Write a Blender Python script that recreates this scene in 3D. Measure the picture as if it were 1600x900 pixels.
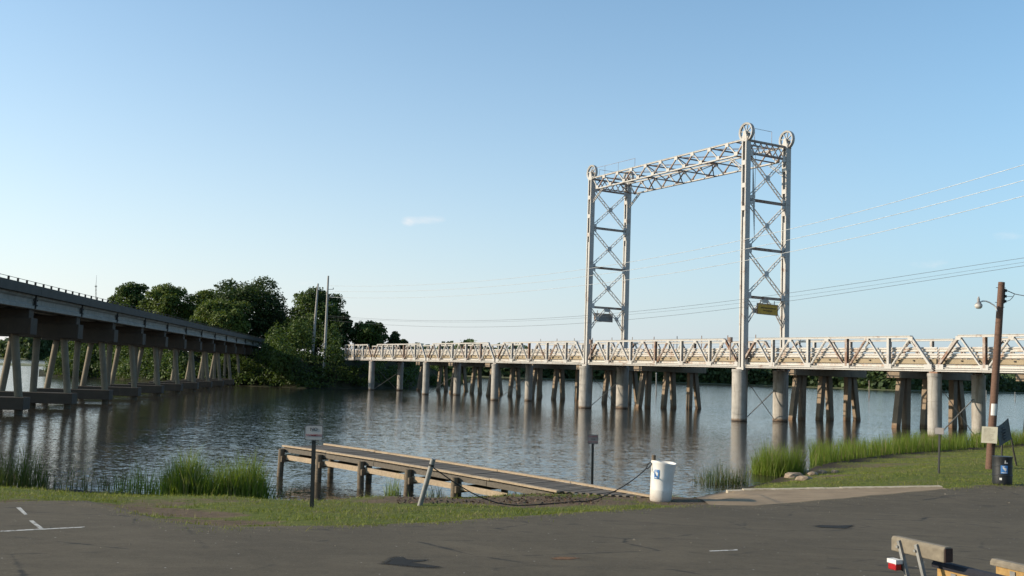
import bpy, math, random
import numpy as np
from mathutils import Vector, Matrix

# ------------------------------------------------------------------ clear
for o in list(bpy.data.objects):
    bpy.data.objects.remove(o, do_unlink=True)
S = bpy.context.scene
COL = S.collection
rng = np.random.default_rng(7)
random.seed(7)

# ------------------------------------------------------------------ camera
F_PX, PITCH, ROLL, EYE = 1588.7, 0.0818, 0.0334, 3.6     # water surface is z = 0
cam_d = bpy.data.cameras.new('camera')
cam = bpy.data.objects.new('camera', cam_d)
COL.objects.link(cam)
cam_d.sensor_width = 36.0
cam_d.lens = 36.0 * F_PX / 1600.0
cam_d.clip_start = 0.1
cam_d.clip_end = 20000
cam.location = (0, 0, EYE)
cam.rotation_euler = (Matrix.Rotation(math.pi / 2 + PITCH, 3, 'X') @ Matrix.Rotation(ROLL, 3, 'Z')).to_euler()
S.camera = cam

# ------------------------------------------------------------------ sky, sun, exposure
SUN_EL = math.radians(23.0)
SUN_DIR = Vector((-math.cos(SUN_EL), -0.08, math.sin(SUN_EL))).normalized()
world = bpy.data.worlds.new('World')
S.world = world
world.use_nodes = True
wn, wl = world.node_tree.nodes, world.node_tree.links
wn.clear()
w_out = wn.new('ShaderNodeOutputWorld')
w_bg = wn.new('ShaderNodeBackground')
w_bg.inputs['Strength'].default_value = 0.15
sky = wn.new('ShaderNodeTexSky')
sky.sky_type = 'NISHITA'
sky.sun_disc = False
sky.sun_elevation = SUN_EL
sky.sun_rotation = math.atan2(SUN_DIR.x, SUN_DIR.y)
sky.altitude = 0
sky.air_density = 1.0
sky.dust_density = 1.0
sky.ozone_density = 1.8
wl.new(w_bg.outputs[0], w_out.inputs[0])
# a few small puffs of cloud, given by azimuth / elevation in the sky
w_tc = wn.new('ShaderNodeTexCoord')
def w_math(op, a, b=None):
    m = wn.new('ShaderNodeMath'); m.operation = op
    for i, v in enumerate((a, b)):
        if v is None: continue
        if hasattr(v, 'node'): wl.new(v, m.inputs[i])
        else: m.inputs[i].default_value = v
    return m.outputs[0]
w_sep = wn.new('ShaderNodeSeparateXYZ'); wl.new(w_tc.outputs['Generated'], w_sep.inputs[0])
w_az = w_math('ARCTAN2', w_sep.outputs[0], w_sep.outputs[1])
w_el = w_math('ARCSINE', w_sep.outputs[2])
w_nz = wn.new('ShaderNodeTexNoise'); w_nz.inputs['Scale'].default_value = 95; w_nz.inputs['Detail'].default_value = 6; w_nz.inputs['Roughness'].default_value = 0.6
w_mp = wn.new('ShaderNodeMapping'); w_mp.inputs['Scale'].default_value = (1, 1, 2.2)
wl.new(w_tc.outputs['Generated'], w_mp.inputs[0]); wl.new(w_mp.outputs[0], w_nz.inputs['Vector'])
w_sum = None
for az, el, ra, re_, st in [(-.1050, .1430, .0070, .0042, .7), (-.0900, .1442, .0110, .0048, .5), (-.075, .1465, .010, .005, .3), (.096, .147, .012, .007, .35), (.395, .110, .03, .006, .3), (.455, .134, .02, .006, .3), (-.20, .078, .014, .004, .3)]:
    da = w_math('DIVIDE', w_math('SUBTRACT', w_az, az), ra); de = w_math('DIVIDE', w_math('SUBTRACT', w_el, el), re_)
    r2 = w_math('ADD', w_math('MULTIPLY', da, da), w_math('MULTIPLY', de, de))
    g = w_math('MULTIPLY', w_math('EXPONENT', w_math('MULTIPLY', r2, -1.0)), st)
    w_sum = g if w_sum is None else w_math('ADD', w_sum, g)
w_f = w_math('MULTIPLY', w_sum, w_math('MULTIPLY', w_nz.outputs[0], 2.0))
w_rp = wn.new('ShaderNodeValToRGB'); w_rp.color_ramp.elements[0].position = .18; w_rp.color_ramp.elements[1].position = 1.3*.77
w_rp.color_ramp.elements[1].color = (.6, .6, .6, 1)
wl.new(w_f, w_rp.inputs[0])
# humid air low over the lake: paler towards the horizon, brightest on the sun's side
w_azf = wn.new('ShaderNodeMapRange'); wl.new(w_az, w_azf.inputs[0]); w_azf.inputs[1].default_value = -.45; w_azf.inputs[2].default_value = .45
w_hc = wn.new('ShaderNodeMix'); w_hc.data_type = 'RGBA'; wl.new(w_azf.outputs[0], w_hc.inputs[0])
w_hc.inputs[6].default_value = (5.1, 4.85, 4.85, 1); w_hc.inputs[7].default_value = (2.6, 3.0, 3.6, 1)
w_hf = w_math('MULTIPLY', w_math('EXPONENT', w_math('MULTIPLY', w_math('MAXIMUM', w_el, 0.0), -5.5)), .95)
w_hm = wn.new('ShaderNodeMix'); w_hm.data_type = 'RGBA'
w_wb = wn.new('ShaderNodeMix'); w_wb.data_type = 'RGBA'; w_wb.blend_type = 'MULTIPLY'; w_wb.inputs[0].default_value = 1.0
wl.new(sky.outputs[0], w_wb.inputs[6]); w_wb.inputs[7].default_value = (.74, 1.0, 1.04, 1)
wl.new(w_hf, w_hm.inputs[0]); wl.new(w_wb.outputs[2], w_hm.inputs[6]); wl.new(w_hc.outputs[2], w_hm.inputs[7])
w_mx = wn.new('ShaderNodeMix'); w_mx.data_type = 'RGBA'
wl.new(w_rp.outputs[0], w_mx.inputs[0]); wl.new(w_hm.outputs[2], w_mx.inputs[6]); w_mx.inputs[7].default_value = (5.0, 4.8, 4.75, 1)
wl.new(w_mx.outputs[2], w_bg.inputs['Color'])

sun_d = bpy.data.lights.new('sun', 'SUN')
sun_d.energy = 4.9
sun_d.angle = math.radians(0.5)
sun_d.color = (1.0, 0.86, 0.68)
sun = bpy.data.objects.new('sun', sun_d)
COL.objects.link(sun)
sun.rotation_euler = SUN_DIR.to_track_quat('Z', 'Y').to_euler()
sun.location = (-60, 0, 40)

S.view_settings.view_transform = 'Standard'
S.view_settings.look = 'None'
S.view_settings.exposure = 0.42
S.view_settings.gamma = 1.0
S.view_settings.use_curve_mapping = False

# ------------------------------------------------------------------ measuring helpers (photo pixel -> place in the world)
_cp, _sp, _cr, _sr = math.cos(PITCH), math.sin(PITCH), math.cos(ROLL), math.sin(ROLL)
_fw = np.array([0, _cp, _sp]); _u0 = np.array([0, -_sp, _cp]); _x0 = np.array([1.0, 0, 0])
_rx = _cr * _x0 + _sr * _u0
_ru = -_sr * _x0 + _cr * _u0
def ray(px, py):
    return _fw + (px - 800) / F_PX * _rx - (py - 450) / F_PX * _ru
def at(px, py, z):
    d = ray(px, py); k = (z - EYE) / d[2]
    return Vector((d[0] * k, d[1] * k, z))
def at_depth(px, py, y):
    d = ray(px, py); k = y / d[1]
    return Vector((d[0] * k, y, EYE + d[2] * k))

# ------------------------------------------------------------------ object helpers
WO = {}
def tag(o, label=None, cat=None, group=None, kind=None):
    if label: o['label'] = label
    if cat: o['category'] = cat
    if group: o['group'] = group
    if kind: o['kind'] = kind
    return o
def thing(name, loc, label, cat, group=None):
    o = bpy.data.objects.new(name, None)
    COL.objects.link(o)
    o.location = loc
    o.empty_display_size = 0.3
    WO[o.name] = Vector(loc)
    return tag(o, label, cat, group)
def link_mesh(name, me, mat, parent=None, origin=None):
    o = bpy.data.objects.new(name, me)
    COL.objects.link(o)
    if mat is not None:
        for m in (mat if isinstance(mat, (list, tuple)) else [mat]):
            me.materials.append(m)
    n = len(me.vertices)
    if n:
        co = np.empty(n * 3, dtype=np.float32); me.vertices.foreach_get('co', co)
        co = co.reshape(-1, 3)
        if origin is None:
            lo, hi = co.min(0), co.max(0)
            origin = Vector(((lo[0] + hi[0]) / 2, (lo[1] + hi[1]) / 2, lo[2]))
        origin = Vector(origin)
        co = co - np.array(origin, dtype=np.float32)
        me.vertices.foreach_set('co', co.ravel())
        me.update()
    else:
        origin = Vector((0, 0, 0))
    WO[o.name] = origin
    if parent is not None:
        o.parent = parent
        o.location = origin - WO[parent.name]
    else:
        o.location = origin
    return o
def copy_part(src, parent, shift):
    c = src.copy(); COL.objects.link(c)
    c.parent = parent
    WO[c.name] = WO[src.name] + Vector(shift)
    c.location = WO[c.name] - WO[parent.name]
    return c

class MB:
    def __init__(s): s.v = []; s.f = []; s.m = []
    def add(s, vs, fs, mi=0):
        b = len(s.v); s.v += [tuple(v) for v in vs]
        s.f += [tuple(i + b for i in f) for f in fs]; s.m += [mi] * len(fs)
    def hexa(s, p, mi=0):      # 8 corners: bottom ring 0-3, top ring 4-7
        s.add(p, [(3, 2, 1, 0), (4, 5, 6, 7), (0, 1, 5, 4), (1, 2, 6, 5), (2, 3, 7, 6), (3, 0, 4, 7)], mi)
    def box(s, c, ax, ay, az, mi=0):   # centre and three half vectors
        c, ax, ay, az = Vector(c), Vector(ax), Vector(ay), Vector(az)
        s.hexa([c - ax - ay - az, c + ax - ay - az, c + ax + ay - az, c - ax + ay - az,
                c - ax - ay + az, c + ax - ay + az, c + ax + ay + az, c - ax + ay + az], mi)
    def bar(s, p, q, side, a, b, mi=0):  # bar p->q; a = width along 'side', b = the other width
        p, q = Vector(p), Vector(q); d = (q - p)
        L = d.length; d.normalize()
        sd = Vector(side); sd = (sd - d * sd.dot(d)).normalized()
        up = d.cross(sd)
        s.box((p + q) / 2, sd * a / 2, up * b / 2, d * L / 2, mi)
    def tube(s, p, q, r0, r1=None, n=10, mi=0, caps=True):
        s.path([p, q], [r0, r0 if r1 is None else r1], n, mi, caps)
    def path(s, pts, rs, n=8, mi=0, caps=True):
        pts = [Vector(p) for p in pts]
        if not isinstance(rs, (list, tuple)): rs = [rs] * len(pts)
        b = len(s.v); prev = None
        for i, p in enumerate(pts):
            d = (pts[min(i + 1, len(pts) - 1)] - pts[max(i - 1, 0)])
            if d.length < 1e-9: d = Vector((0, 0, 1))
            d.normalize()
            if prev is None:
                a = Vector((1, 0, 0)) if abs(d.x) < 0.8 else Vector((0, 1, 0))
                prev = (a - d * a.dot(d)).normalized()
            else:
                prev = (prev - d * prev.dot(d)).normalized()
            c = d.cross(prev)
            for k in range(n):
                t = 2 * math.pi * k / n
                s.v.append(tuple(p + (prev * math.cos(t) + c * math.sin(t)) * rs[i]))
        for i in range(len(pts) - 1):
            for k in range(n):
                k2 = (k + 1) % n
                s.f.append((b + i * n + k, b + i * n + k2, b + (i + 1) * n + k2, b + (i + 1) * n + k)); s.m.append(mi)
        if caps:
            s.f.append(tuple(b + k for k in range(n))[::-1]); s.m.append(mi)
            e = b + (len(pts) - 1) * n
            s.f.append(tuple(e + k for k in range(n))); s.m.append(mi)
    def extrude(s, prof, p, q, side, up, mi=0):   # profile (a,b) pairs, swept p->q
        p, q, side, up = Vector(p), Vector(q), Vector(side), Vector(up); n = len(prof)
        vs = [p + side * a + up * b for a, b in prof] + [q + side * a + up * b for a, b in prof]
        fs = [(i, (i + 1) % n, n + (i + 1) % n, n + i) for i in range(n)] + [tuple(range(n))[::-1], tuple(range(n, 2 * n))]
        s.add(vs, fs, mi)
    def build(s, name, mat, parent=None, smooth=False, origin=None, bevel=0.0, fix=True):
        me = bpy.data.meshes.new(name)
        me.from_pydata(s.v, [], s.f)
        if any(s.m): me.polygons.foreach_set('material_index', s.m)
        o = link_mesh(name, me, mat, parent, origin)
        if fix:
            import bmesh
            bm = bmesh.new(); bm.from_mesh(me); bmesh.ops.recalc_face_normals(bm, faces=bm.faces); bm.to_mesh(me); bm.free()
        if smooth:
            me.shade_smooth()
            try: me.set_sharp_from_angle(angle=math.radians(40))
            except Exception: pass
        if bevel > 0:
            md = o.modifiers.new('bevel', 'BEVEL'); md.width = bevel; md.segments = 2; md.limit_method = 'ANGLE'
        return o

def np_mesh(name, verts, faces_n, mat, parent=None, origin=None, smooth=False, attr=None):
    """verts (N,3); consecutive groups of faces_n vertices form the faces"""
    me = bpy.data.meshes.new(name)
    n = len(verts); nf = n // faces_n
    me.vertices.add(n); me.vertices.foreach_set('co', np.asarray(verts, dtype=np.float32).ravel())
    me.loops.add(n); me.loops.foreach_set('vertex_index', np.arange(n, dtype=np.int32))
    me.polygons.add(nf)
    me.polygons.foreach_set('loop_start', np.arange(0, n, faces_n, dtype=np.int32))
    me.polygons.foreach_set('loop_total', np.full(nf, faces_n, dtype=np.int32))
    me.update(calc_edges=True)
    if attr is not None:
        a = me.attributes.new('shade', 'FLOAT', 'POINT'); a.data.foreach_set('value', np.asarray(attr, dtype=np.float32))
    me.validate()
    return link_mesh(name, me, mat, parent, origin)

# ------------------------------------------------------------------ material helpers
ALB = 0.76          # common scale of every surface colour, against the strong low sun
class NT:
    def __init__(s, name):
        s.mat = bpy.data.materials.new(name); s.mat.use_nodes = True
        s.n, s.l = s.mat.node_tree.nodes, s.mat.node_tree.links
        s.n.clear()
        s.out = s.n.new('ShaderNodeOutputMaterial')
        s.p = s.n.new('ShaderNodeBsdfPrincipled')
        s.l.new(s.p.outputs[0], s.out.inputs[0])
        s.geo = s.n.new('ShaderNodeNewGeometry')
        s.pos = s.geo.outputs['Position']
    def set(s, sock, v):
        if hasattr(v, 'node'): s.l.new(v, sock)
        else: sock.default_value = v
    def mapping(s, scale=(1, 1, 1), rot=(0, 0, 0), src=None):
        m = s.n.new('ShaderNodeMapping'); m.inputs['Scale'].default_value = scale; m.inputs['Rotation'].default_value = rot
        s.l.new(src or s.pos, m.inputs['Vector']); return m.outputs[0]
    def noise(s, scale, detail=4, rough=0.55, vec=None, dist=0.0):
        t = s.n.new('ShaderNodeTexNoise'); t.inputs['Scale'].default_value = scale
        t.inputs['Detail'].default_value = detail; t.inputs['Roughness'].default_value = rough
        t.inputs['Distortion'].default_value = dist
        s.l.new(vec or s.pos, t.inputs['Vector']); return t.outputs[0]
    def voronoi(s, scale, feature='F1', vec=None, out=0):
        t = s.n.new('ShaderNodeTexVoronoi'); t.feature = feature; t.inputs['Scale'].default_value = scale
        s.l.new(vec or s.pos, t.inputs['Vector']); return t.outputs[out]
    def ramp(s, fac, stops):
        r = s.n.new('ShaderNodeValToRGB'); e = r.color_ramp.elements
        while len(e) < len(stops): e.new(0.5)
        for i, (p, c) in enumerate(stops):
            e[i].position = p
            e[i].color = (c, c, c, 1) if not isinstance(c, (tuple, list)) else (c[0], c[1], c[2], 1)
        s.l.new(fac, r.inputs[0]); return r.outputs[0]
    def mix(s, fac, a, b, mode='MIX'):
        m = s.n.new('ShaderNodeMix'); m.data_type = 'RGBA'; m.blend_type = mode
        s.set(m.inputs[0], fac)
        for i, v in ((6, a), (7, b)):
            if hasattr(v, 'node'): s.l.new(v, m.inputs[i])
            else: m.inputs[i].default_value = (v[0], v[1], v[2], 1)
        return m.outputs[2]
    def math(s, op, a, b=0.5, c=None):
        m = s.n.new('ShaderNodeMath'); m.operation = op; m.use_clamp = False
        s.set(m.inputs[0], a); s.set(m.inputs[1], b)
        if c is not None: s.set(m.inputs[2], c)
        return m.outputs[0]
    def attr(s, name):
        a = s.n.new('ShaderNodeAttribute'); a.attribute_name = name; return a
    def sep(s, v=None):
        m = s.n.new('ShaderNodeSeparateXYZ'); s.l.new(v or s.pos, m.inputs[0]); return m.outputs
    def bump(s, h, strength=0.5, dist=0.02):
        b = s.n.new('ShaderNodeBump'); b.inputs['Strength'].default_value = strength; b.inputs['Distance'].default_value = dist
        s.l.new(h, b.inputs['Height']); s.l.new(b.outputs[0], s.p.inputs['Normal']); return b
    def fin(s, col, rough=0.7, metal=0.0, spec=None):
        k = ALB
        if hasattr(col, 'node'): col = s.mix(1.0, col, (k, k, k), 'MULTIPLY')
        s.set(s.p.inputs['Base Color'], col if hasattr(col, 'node') else (col[0] * k, col[1] * k, col[2] * k, 1))
        s.set(s.p.inputs['Roughness'], rough)
        s.p.inputs['Metallic'].default_value = metal
        if spec is not None: s.p.inputs['Specular IOR Level'].default_value = spec
        return s.mat

def m_plain(name, col, rough=0.6, var=0.25, scale=6.0, metal=0.0):
    t = NT(name)
    n = t.noise(scale, 5)
    c = t.mix(t.ramp(n, [(0.3, 0.0), (0.7, 1.0)]), tuple(x * (1 - var) for x in col), tuple(x * (1 + var) for x in col))
    t.bump(t.noise(scale * 12, 3), 0.25, 0.01)
    return t.fin(c, rough, metal)
def m_paint(name, col, rust=(0.22, 0.10, 0.05), amount=0.60, scale=1.3):
    t = NT(name)
    n1 = t.noise(scale, 8, 0.68)
    n2 = t.noise(scale * 7, 6, 0.7)
    streak = t.noise(3.0, 5, 0.6, t.mapping((2.2, 2.2, 0.35)))
    f = t.math('ADD', t.math('MULTIPLY', n1, 0.55), t.math('MULTIPLY', n2, 0.25))
    f = t.math('ADD', f, t.math('MULTIPLY', streak, 0.2))
    mask = t.ramp(f, [(amount - 0.02, 0.0), (amount + 0.09, 1.0)])
    tone = t.mix(t.ramp(n2, [(0.3, 0.0), (0.7, 1.0)]), tuple(x * 0.82 for x in col), col)
    c = t.mix(mask, tone, rust)
    t.bump(n2, 0.2, 0.01)
    return t.fin(c, 0.6)
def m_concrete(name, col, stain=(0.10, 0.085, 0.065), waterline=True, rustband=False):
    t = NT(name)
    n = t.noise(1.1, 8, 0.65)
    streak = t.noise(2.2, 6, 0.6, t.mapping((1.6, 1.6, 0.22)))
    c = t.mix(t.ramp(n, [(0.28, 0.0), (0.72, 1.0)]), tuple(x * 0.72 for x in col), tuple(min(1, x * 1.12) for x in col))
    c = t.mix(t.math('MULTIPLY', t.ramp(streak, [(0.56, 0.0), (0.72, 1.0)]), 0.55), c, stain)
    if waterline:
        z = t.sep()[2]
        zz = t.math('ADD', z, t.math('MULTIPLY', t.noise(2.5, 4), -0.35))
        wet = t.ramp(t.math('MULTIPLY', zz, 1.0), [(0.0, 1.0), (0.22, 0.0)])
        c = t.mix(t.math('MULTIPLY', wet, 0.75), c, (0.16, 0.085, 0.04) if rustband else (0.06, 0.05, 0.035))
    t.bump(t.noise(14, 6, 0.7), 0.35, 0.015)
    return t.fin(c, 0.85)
def m_wood(name, col, col2, axis_rot=0.0, grain=9.0):
    t = NT(name)
    v = t.mapping((1.0, grain, grain), (0, 0, axis_rot))
    n = t.noise(2.2, 8, 0.65, v)
    c = t.mix(t.ramp(n, [(0.32, 0.0), (0.68, 1.0)]), col2, col)
    c = t.mix(t.ramp(t.noise(1.2, 4), [(0.5, 0.0), (0.75, 0.5)]), c, tuple(x * 0.45 for x in col))
    t.bump(n, 0.5, 0.01)
    return t.fin(c, 0.85)
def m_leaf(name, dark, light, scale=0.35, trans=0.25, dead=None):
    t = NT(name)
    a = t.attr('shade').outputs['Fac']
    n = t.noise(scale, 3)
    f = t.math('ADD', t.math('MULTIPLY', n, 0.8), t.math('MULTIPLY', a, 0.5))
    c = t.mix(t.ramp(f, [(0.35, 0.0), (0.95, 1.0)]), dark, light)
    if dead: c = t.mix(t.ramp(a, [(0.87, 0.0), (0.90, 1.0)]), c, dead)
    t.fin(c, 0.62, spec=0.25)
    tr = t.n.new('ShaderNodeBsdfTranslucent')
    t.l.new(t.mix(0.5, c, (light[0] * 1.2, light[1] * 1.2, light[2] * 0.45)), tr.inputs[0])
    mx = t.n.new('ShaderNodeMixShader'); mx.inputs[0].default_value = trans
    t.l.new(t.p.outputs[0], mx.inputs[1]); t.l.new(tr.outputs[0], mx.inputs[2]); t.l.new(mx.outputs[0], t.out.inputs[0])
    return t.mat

M = {}
M['steel'] = m_paint('weathered_steel_paint', (0.56, 0.535, 0.495), amount=.55)
M['steel_rust'] = m_paint('rusty_steel_paint', (0.46, 0.40, 0.35), amount=0.47, scale=0.8)
M['rail'] = m_paint('guardrail_paint', (0.66, 0.62, 0.56), rust=(0.36, 0.19, 0.10), amount=0.535, scale=0.9)
M['plate'] = m_plain('gusset_plate', (0.62, 0.60, 0.57), 0.6)
M['curb_wood'] = m_wood('timber_curb', (0.42, 0.34, 0.22), (0.28, 0.21, 0.13))
M['dark'] = m_plain('dark_bolt', (0.03, 0.025, 0.02), 0.7)
M['deck_under'] = m_plain('deck_timber', (0.10, 0.08, 0.06), 0.9)
def m_pier(name, col):
    t = NT(name)
    n = t.noise(1.3, 8, .65); n2 = t.noise(3.0, 6, .7)
    c = t.mix(t.ramp(n, [(.3, 0.0), (.7, 1.0)]), tuple(x * .74 for x in col), tuple(x * 1.1 for x in col))
    st = t.noise(2.6, 6, .62, t.mapping((1.5, 1.5, .16)))
    c = t.mix(t.math('MULTIPLY', t.ramp(st, [(.52, 0.0), (.66, 1.0)]), .6), c, (.19, .155, .12))
    c = t.mix(t.math('MULTIPLY', t.ramp(n2, [(.60, 0.0), (.68, 1.0)]), .6), c, (.24, .20, .17))
    z = t.math('ADD', t.sep()[2], t.math('MULTIPLY', t.math('SUBTRACT', n2, .5), .5))
    c = t.mix(t.ramp(z, [(.12, .85), (.30, 0.0)]), c, (.17, .095, .045))
    c = t.mix(t.ramp(z, [(.03, .95), (.09, 0.0)]), c, (.035, .025, .018))
    t.bump(t.noise(14, 6, .7), .35, .015)
    return t.fin(c, .85)
M['pier'] = m_pier('pier_concrete_stained', (0.46, 0.425, 0.375)) if True else m_concrete('pier_concrete', (0.44, 0.41, 0.36), rustband=True)
M['trestle'] = m_concrete('trestle_concrete', (0.29, 0.22, 0.15), rustband=True)
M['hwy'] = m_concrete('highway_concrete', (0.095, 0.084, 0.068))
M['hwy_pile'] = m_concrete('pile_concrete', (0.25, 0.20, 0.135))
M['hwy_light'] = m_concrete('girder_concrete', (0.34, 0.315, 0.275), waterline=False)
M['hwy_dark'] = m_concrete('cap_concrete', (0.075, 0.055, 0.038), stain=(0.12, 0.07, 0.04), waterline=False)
M['pole_wood'] = m_wood('brown_pole', (0.18, 0.095, 0.06), (0.10, 0.052, 0.034))
M['pole_grey'] = m_plain('grey_pole', (0.36, 0.34, 0.31), 0.8)
M['wire'] = m_plain('wire_dark', (0.05, 0.05, 0.05), 0.5)
M['wire_light'] = m_plain('wire_bright', (0.65, 0.65, 0.63), 0.4, metal=0.3)
M['galv'] = m_plain('galvanised', (0.24, 0.235, 0.22), 0.55, metal=0.2)
M['black_post'] = m_plain('black_green_post', (0.012, 0.014, 0.012), 0.6)
M['black_plastic'] = m_plain('black_plastic', (0.016, 0.018, 0.021), 0.45)
M['white_plastic'] = None
M['blue'] = m_plain('blue_sticker', (0.05, 0.20, 0.50), 0.5, 0.1)
M['white'] = m_plain('white_paint', (0.72, 0.71, 0.68), 0.5, 0.1)
M['line_white'] = None
M['sign_white'] = m_plain('sign_white', (0.42, 0.41, 0.40), 0.5, 0.08)
M['sign_grey'] = m_plain('sign_faded', (0.22, 0.20, 0.195), 0.5, 0.1)
M['red'] = m_plain('red_letter', (0.32, 0.03, 0.04), 0.5, 0.1)
M['ink'] = m_plain('black_ink', (0.02, 0.02, 0.02), 0.6, 0.1)
M['rope'] = m_plain('dark_rope', (0.028, 0.026, 0.024), 0.9)
M['lampglass'] = m_plain('lamp_glass', (0.62, 0.58, 0.53), 0.25)
M['lamp'] = m_plain('lamp_metal', (0.30, 0.28, 0.27), 0.5)
M['dock_rim'] = m_wood('dock_rim', (0.52, 0.40, 0.27), (0.34, 0.25, 0.16), 0.7)
M['dock_plank'] = m_wood('dock_plank', (0.175, 0.145, 0.11), (0.095, 0.077, 0.058), -0.9)
M['dock_post'] = m_wood('dock_post', (0.20, 0.15, 0.095), (0.10, 0.075, 0.05))
M['yellow'] = None

def text_mesh(name, body, size, mat, parent, centre, xdir, ydir, thick=0.001):
    cu = bpy.data.curves.new(name, 'FONT'); cu.body = body; cu.size = size
    cu.align_x = 'CENTER'; cu.align_y = 'CENTER'; cu.resolution_u = 2; cu.extrude = thick; cu.space_line = 1.0
    cu.offset = size * 0.004
    t = bpy.data.objects.new('tmp_text', cu); COL.objects.link(t)
    dg = bpy.context.evaluated_depsgraph_get()
    me = bpy.data.meshes.new_from_object(t.evaluated_get(dg))
    bpy.data.objects.remove(t, do_unlink=True)
    me.materials.clear()
    x, y = Vector(xdir).normalized(), Vector(ydir).normalized(); z = x.cross(y)
    mw = Matrix((( x.x, y.x, z.x, centre[0]), (x.y, y.y, z.y, centre[1]), (x.z, y.z, z.z, centre[2]), (0, 0, 0, 1)))
    me.transform(mw)
    me.name = name
    return link_mesh(name, me, mat, parent)

# ================================================================== TERRAIN
def base_z(y):
    a = 2.0 - 0.0604 * y
    k = 0.12                                 # soft knee to the flat shore at 0.55
    d = a - 0.55
    return 0.55 + 0.5 * (d + math.sqrt(d * d + k * k)) - 0.5 * (k if d < -1 else 0) * 0
def at_base(px, py):
    d = ray(px, py); lo, hi = 2.0, 400.0
    for _ in range(50):
        m = (lo + hi) / 2
        k = m / d[1]
        if EYE + d[2] * k > base_z(m): lo = m
        else: hi = m
    return Vector((d[0] * m / d[1], m, base_z(m)))
SHORE_PX = [(-260, 764), (-60, 764), (0, 765), (130, 765), (200, 771), (300, 778), (420, 782), (520, 783), (600, 780), (650, 778), (760, 775),
            (870, 771), (960, 773), (1010, 775), (1075, 779), (1100, 776), (1135, 769), (1165, 761), (1200, 753), (1240, 741),
            (1300, 722), (1400, 708), (1500, 701), (1600, 692), (1750, 685)]
SH = [at(px, py, 0) for px, py in SHORE_PX]
EDGE_PX = [(-260, 783), (-60, 784), (0, 786), (70, 783), (140, 783), (190, 795), (250, 811), (310, 821), (380, 824), (440, 823), (500, 822), (600, 820), (700, 815), (800, 808), (900, 801),
           (1000, 795), (1085, 789), (1180, 790), (1240, 785), (1300, 780), (1420, 769), (1475, 764), (1530, 758), (1600, 757), (1760, 757)]
ED = [at_base(px, py) for px, py in EDGE_PX]
shx, shy = np.array([p.x for p in SH]), np.array([p.y for p in SH])
edx, edy = np.array([p.x for p in ED]), np.array([p.y for p in ED])
o_ = np.argsort(shx); shx, shy = shx[o_], shy[o_]
o_ = np.argsort(edx); edx, edy = edx[o_], edy[o_]
def wob(x, k): return 0.10 * math.sin(x * 1.9 + k) + 0.07 * math.sin(x * 4.3 + 2 * k) + 0.04 * math.sin(x * 9.1 + k)
def shore(x): return float(np.interp(x, shx, shy)) + wob(x, 1.0)
def edge(x): return float(np.interp(x, edx, edy)) + 0.35 * wob(x * 2, 2.2)
def sm(t): t = max(0.0, min(1.0, t)); return t * t * (3 - 2 * t)
_a, _b = at(1136, 768.5, .14), at(1470, 762.5, .55)
KX0, KY0, KX1, KY1 = _a.x, _a.y, _b.x, _b.y
def zg(x, y):
    b = base_z(y); s = shore(x)
    if y > s: return -0.14 * min(y - s, 9.0)
    L = 5.0 + 5.0 * sm((x - 9) / 6.0)
    L = min(L, max(1.0, (s - edge(x)) * 0.98))
    z = b * min(1.0, (s - y) / L) ** 1.25
    z += 0.03 * math.sin(x * 1.3 + y) * min(1, (s - y)) * (1 if y > edge(x) + 0.3 else 0)
    # the ground dips a little along the boat ramp so that its sheet lies on top
    if KX0 < x < KX1:
        yk = KY0 + (KY1 - KY0) * (x - KX0) / (KX1 - KX0)
        zk = .14 + .41 * (x - KX0) / (KX1 - KX0)
        w_ = sm(1 - (y - yk) / 2.5) if y > yk else 1.0
        if y > edge(x): z = z * (1 - w_) + min(z, zk - .03 + (0.05 if y > yk + .15 else -.03)) * w_
    return z
def at_ground(px, py):
    d = ray(px, py); y = 6.0
    while y < 120:
        k = y / d[1]
        if EYE + d[2] * k <= zg(d[0] * k, y): break
        y += 0.03
    k = y / d[1]
    return Vector((d[0] * k, y, zg(d[0] * k, y)))

# bare-earth patches (worn ground), as ellipses on the ground: centre px, half widths in metres
DIRT = []
for (px, py, rx, ry, st) in [(200, 793, 1.5, .55, 1.0), (265, 803, 1.4, .6, 1.0), (340, 817, 1.2, .5, .9), (120, 787, 1.6, .45, .8), (400, 824, 1.0, .3, .9),
                             (20, 789, 1.5, .4, .7), (250, 788, .9, .6, .6), (760, 786, 1.6, 1.0, 1.0), (830, 784, 1.7, 1.0, 1.0), (690, 781, 1.4, .9, 1.0), (910, 783, 1.5, .9, .9),
                             (620, 783, 1.3, .6, .7), (980, 776, 1.6, 1.2, .7), (1070, 782, 1.4, 1.4, .9), (1330, 730, 3.0, 1.6, .55), (1260, 748, 2.0, .9, .7),
                             (1420, 715, 4.0, 2.0, .45), (300, 782, 2.0, .5, .5)]:
    p = at_ground(px, py); DIRT.append((p.x, p.y, rx, ry, st))
def dirt(x, y):
    v = 0.0
    for cx, cy, rx, ry, st in DIRT:
        r = math.sqrt(((x - cx) / rx) ** 2 + ((y - cy) / ry) ** 2)
        v = max(v, st * sm(1.5 - r))
    return v

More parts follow.
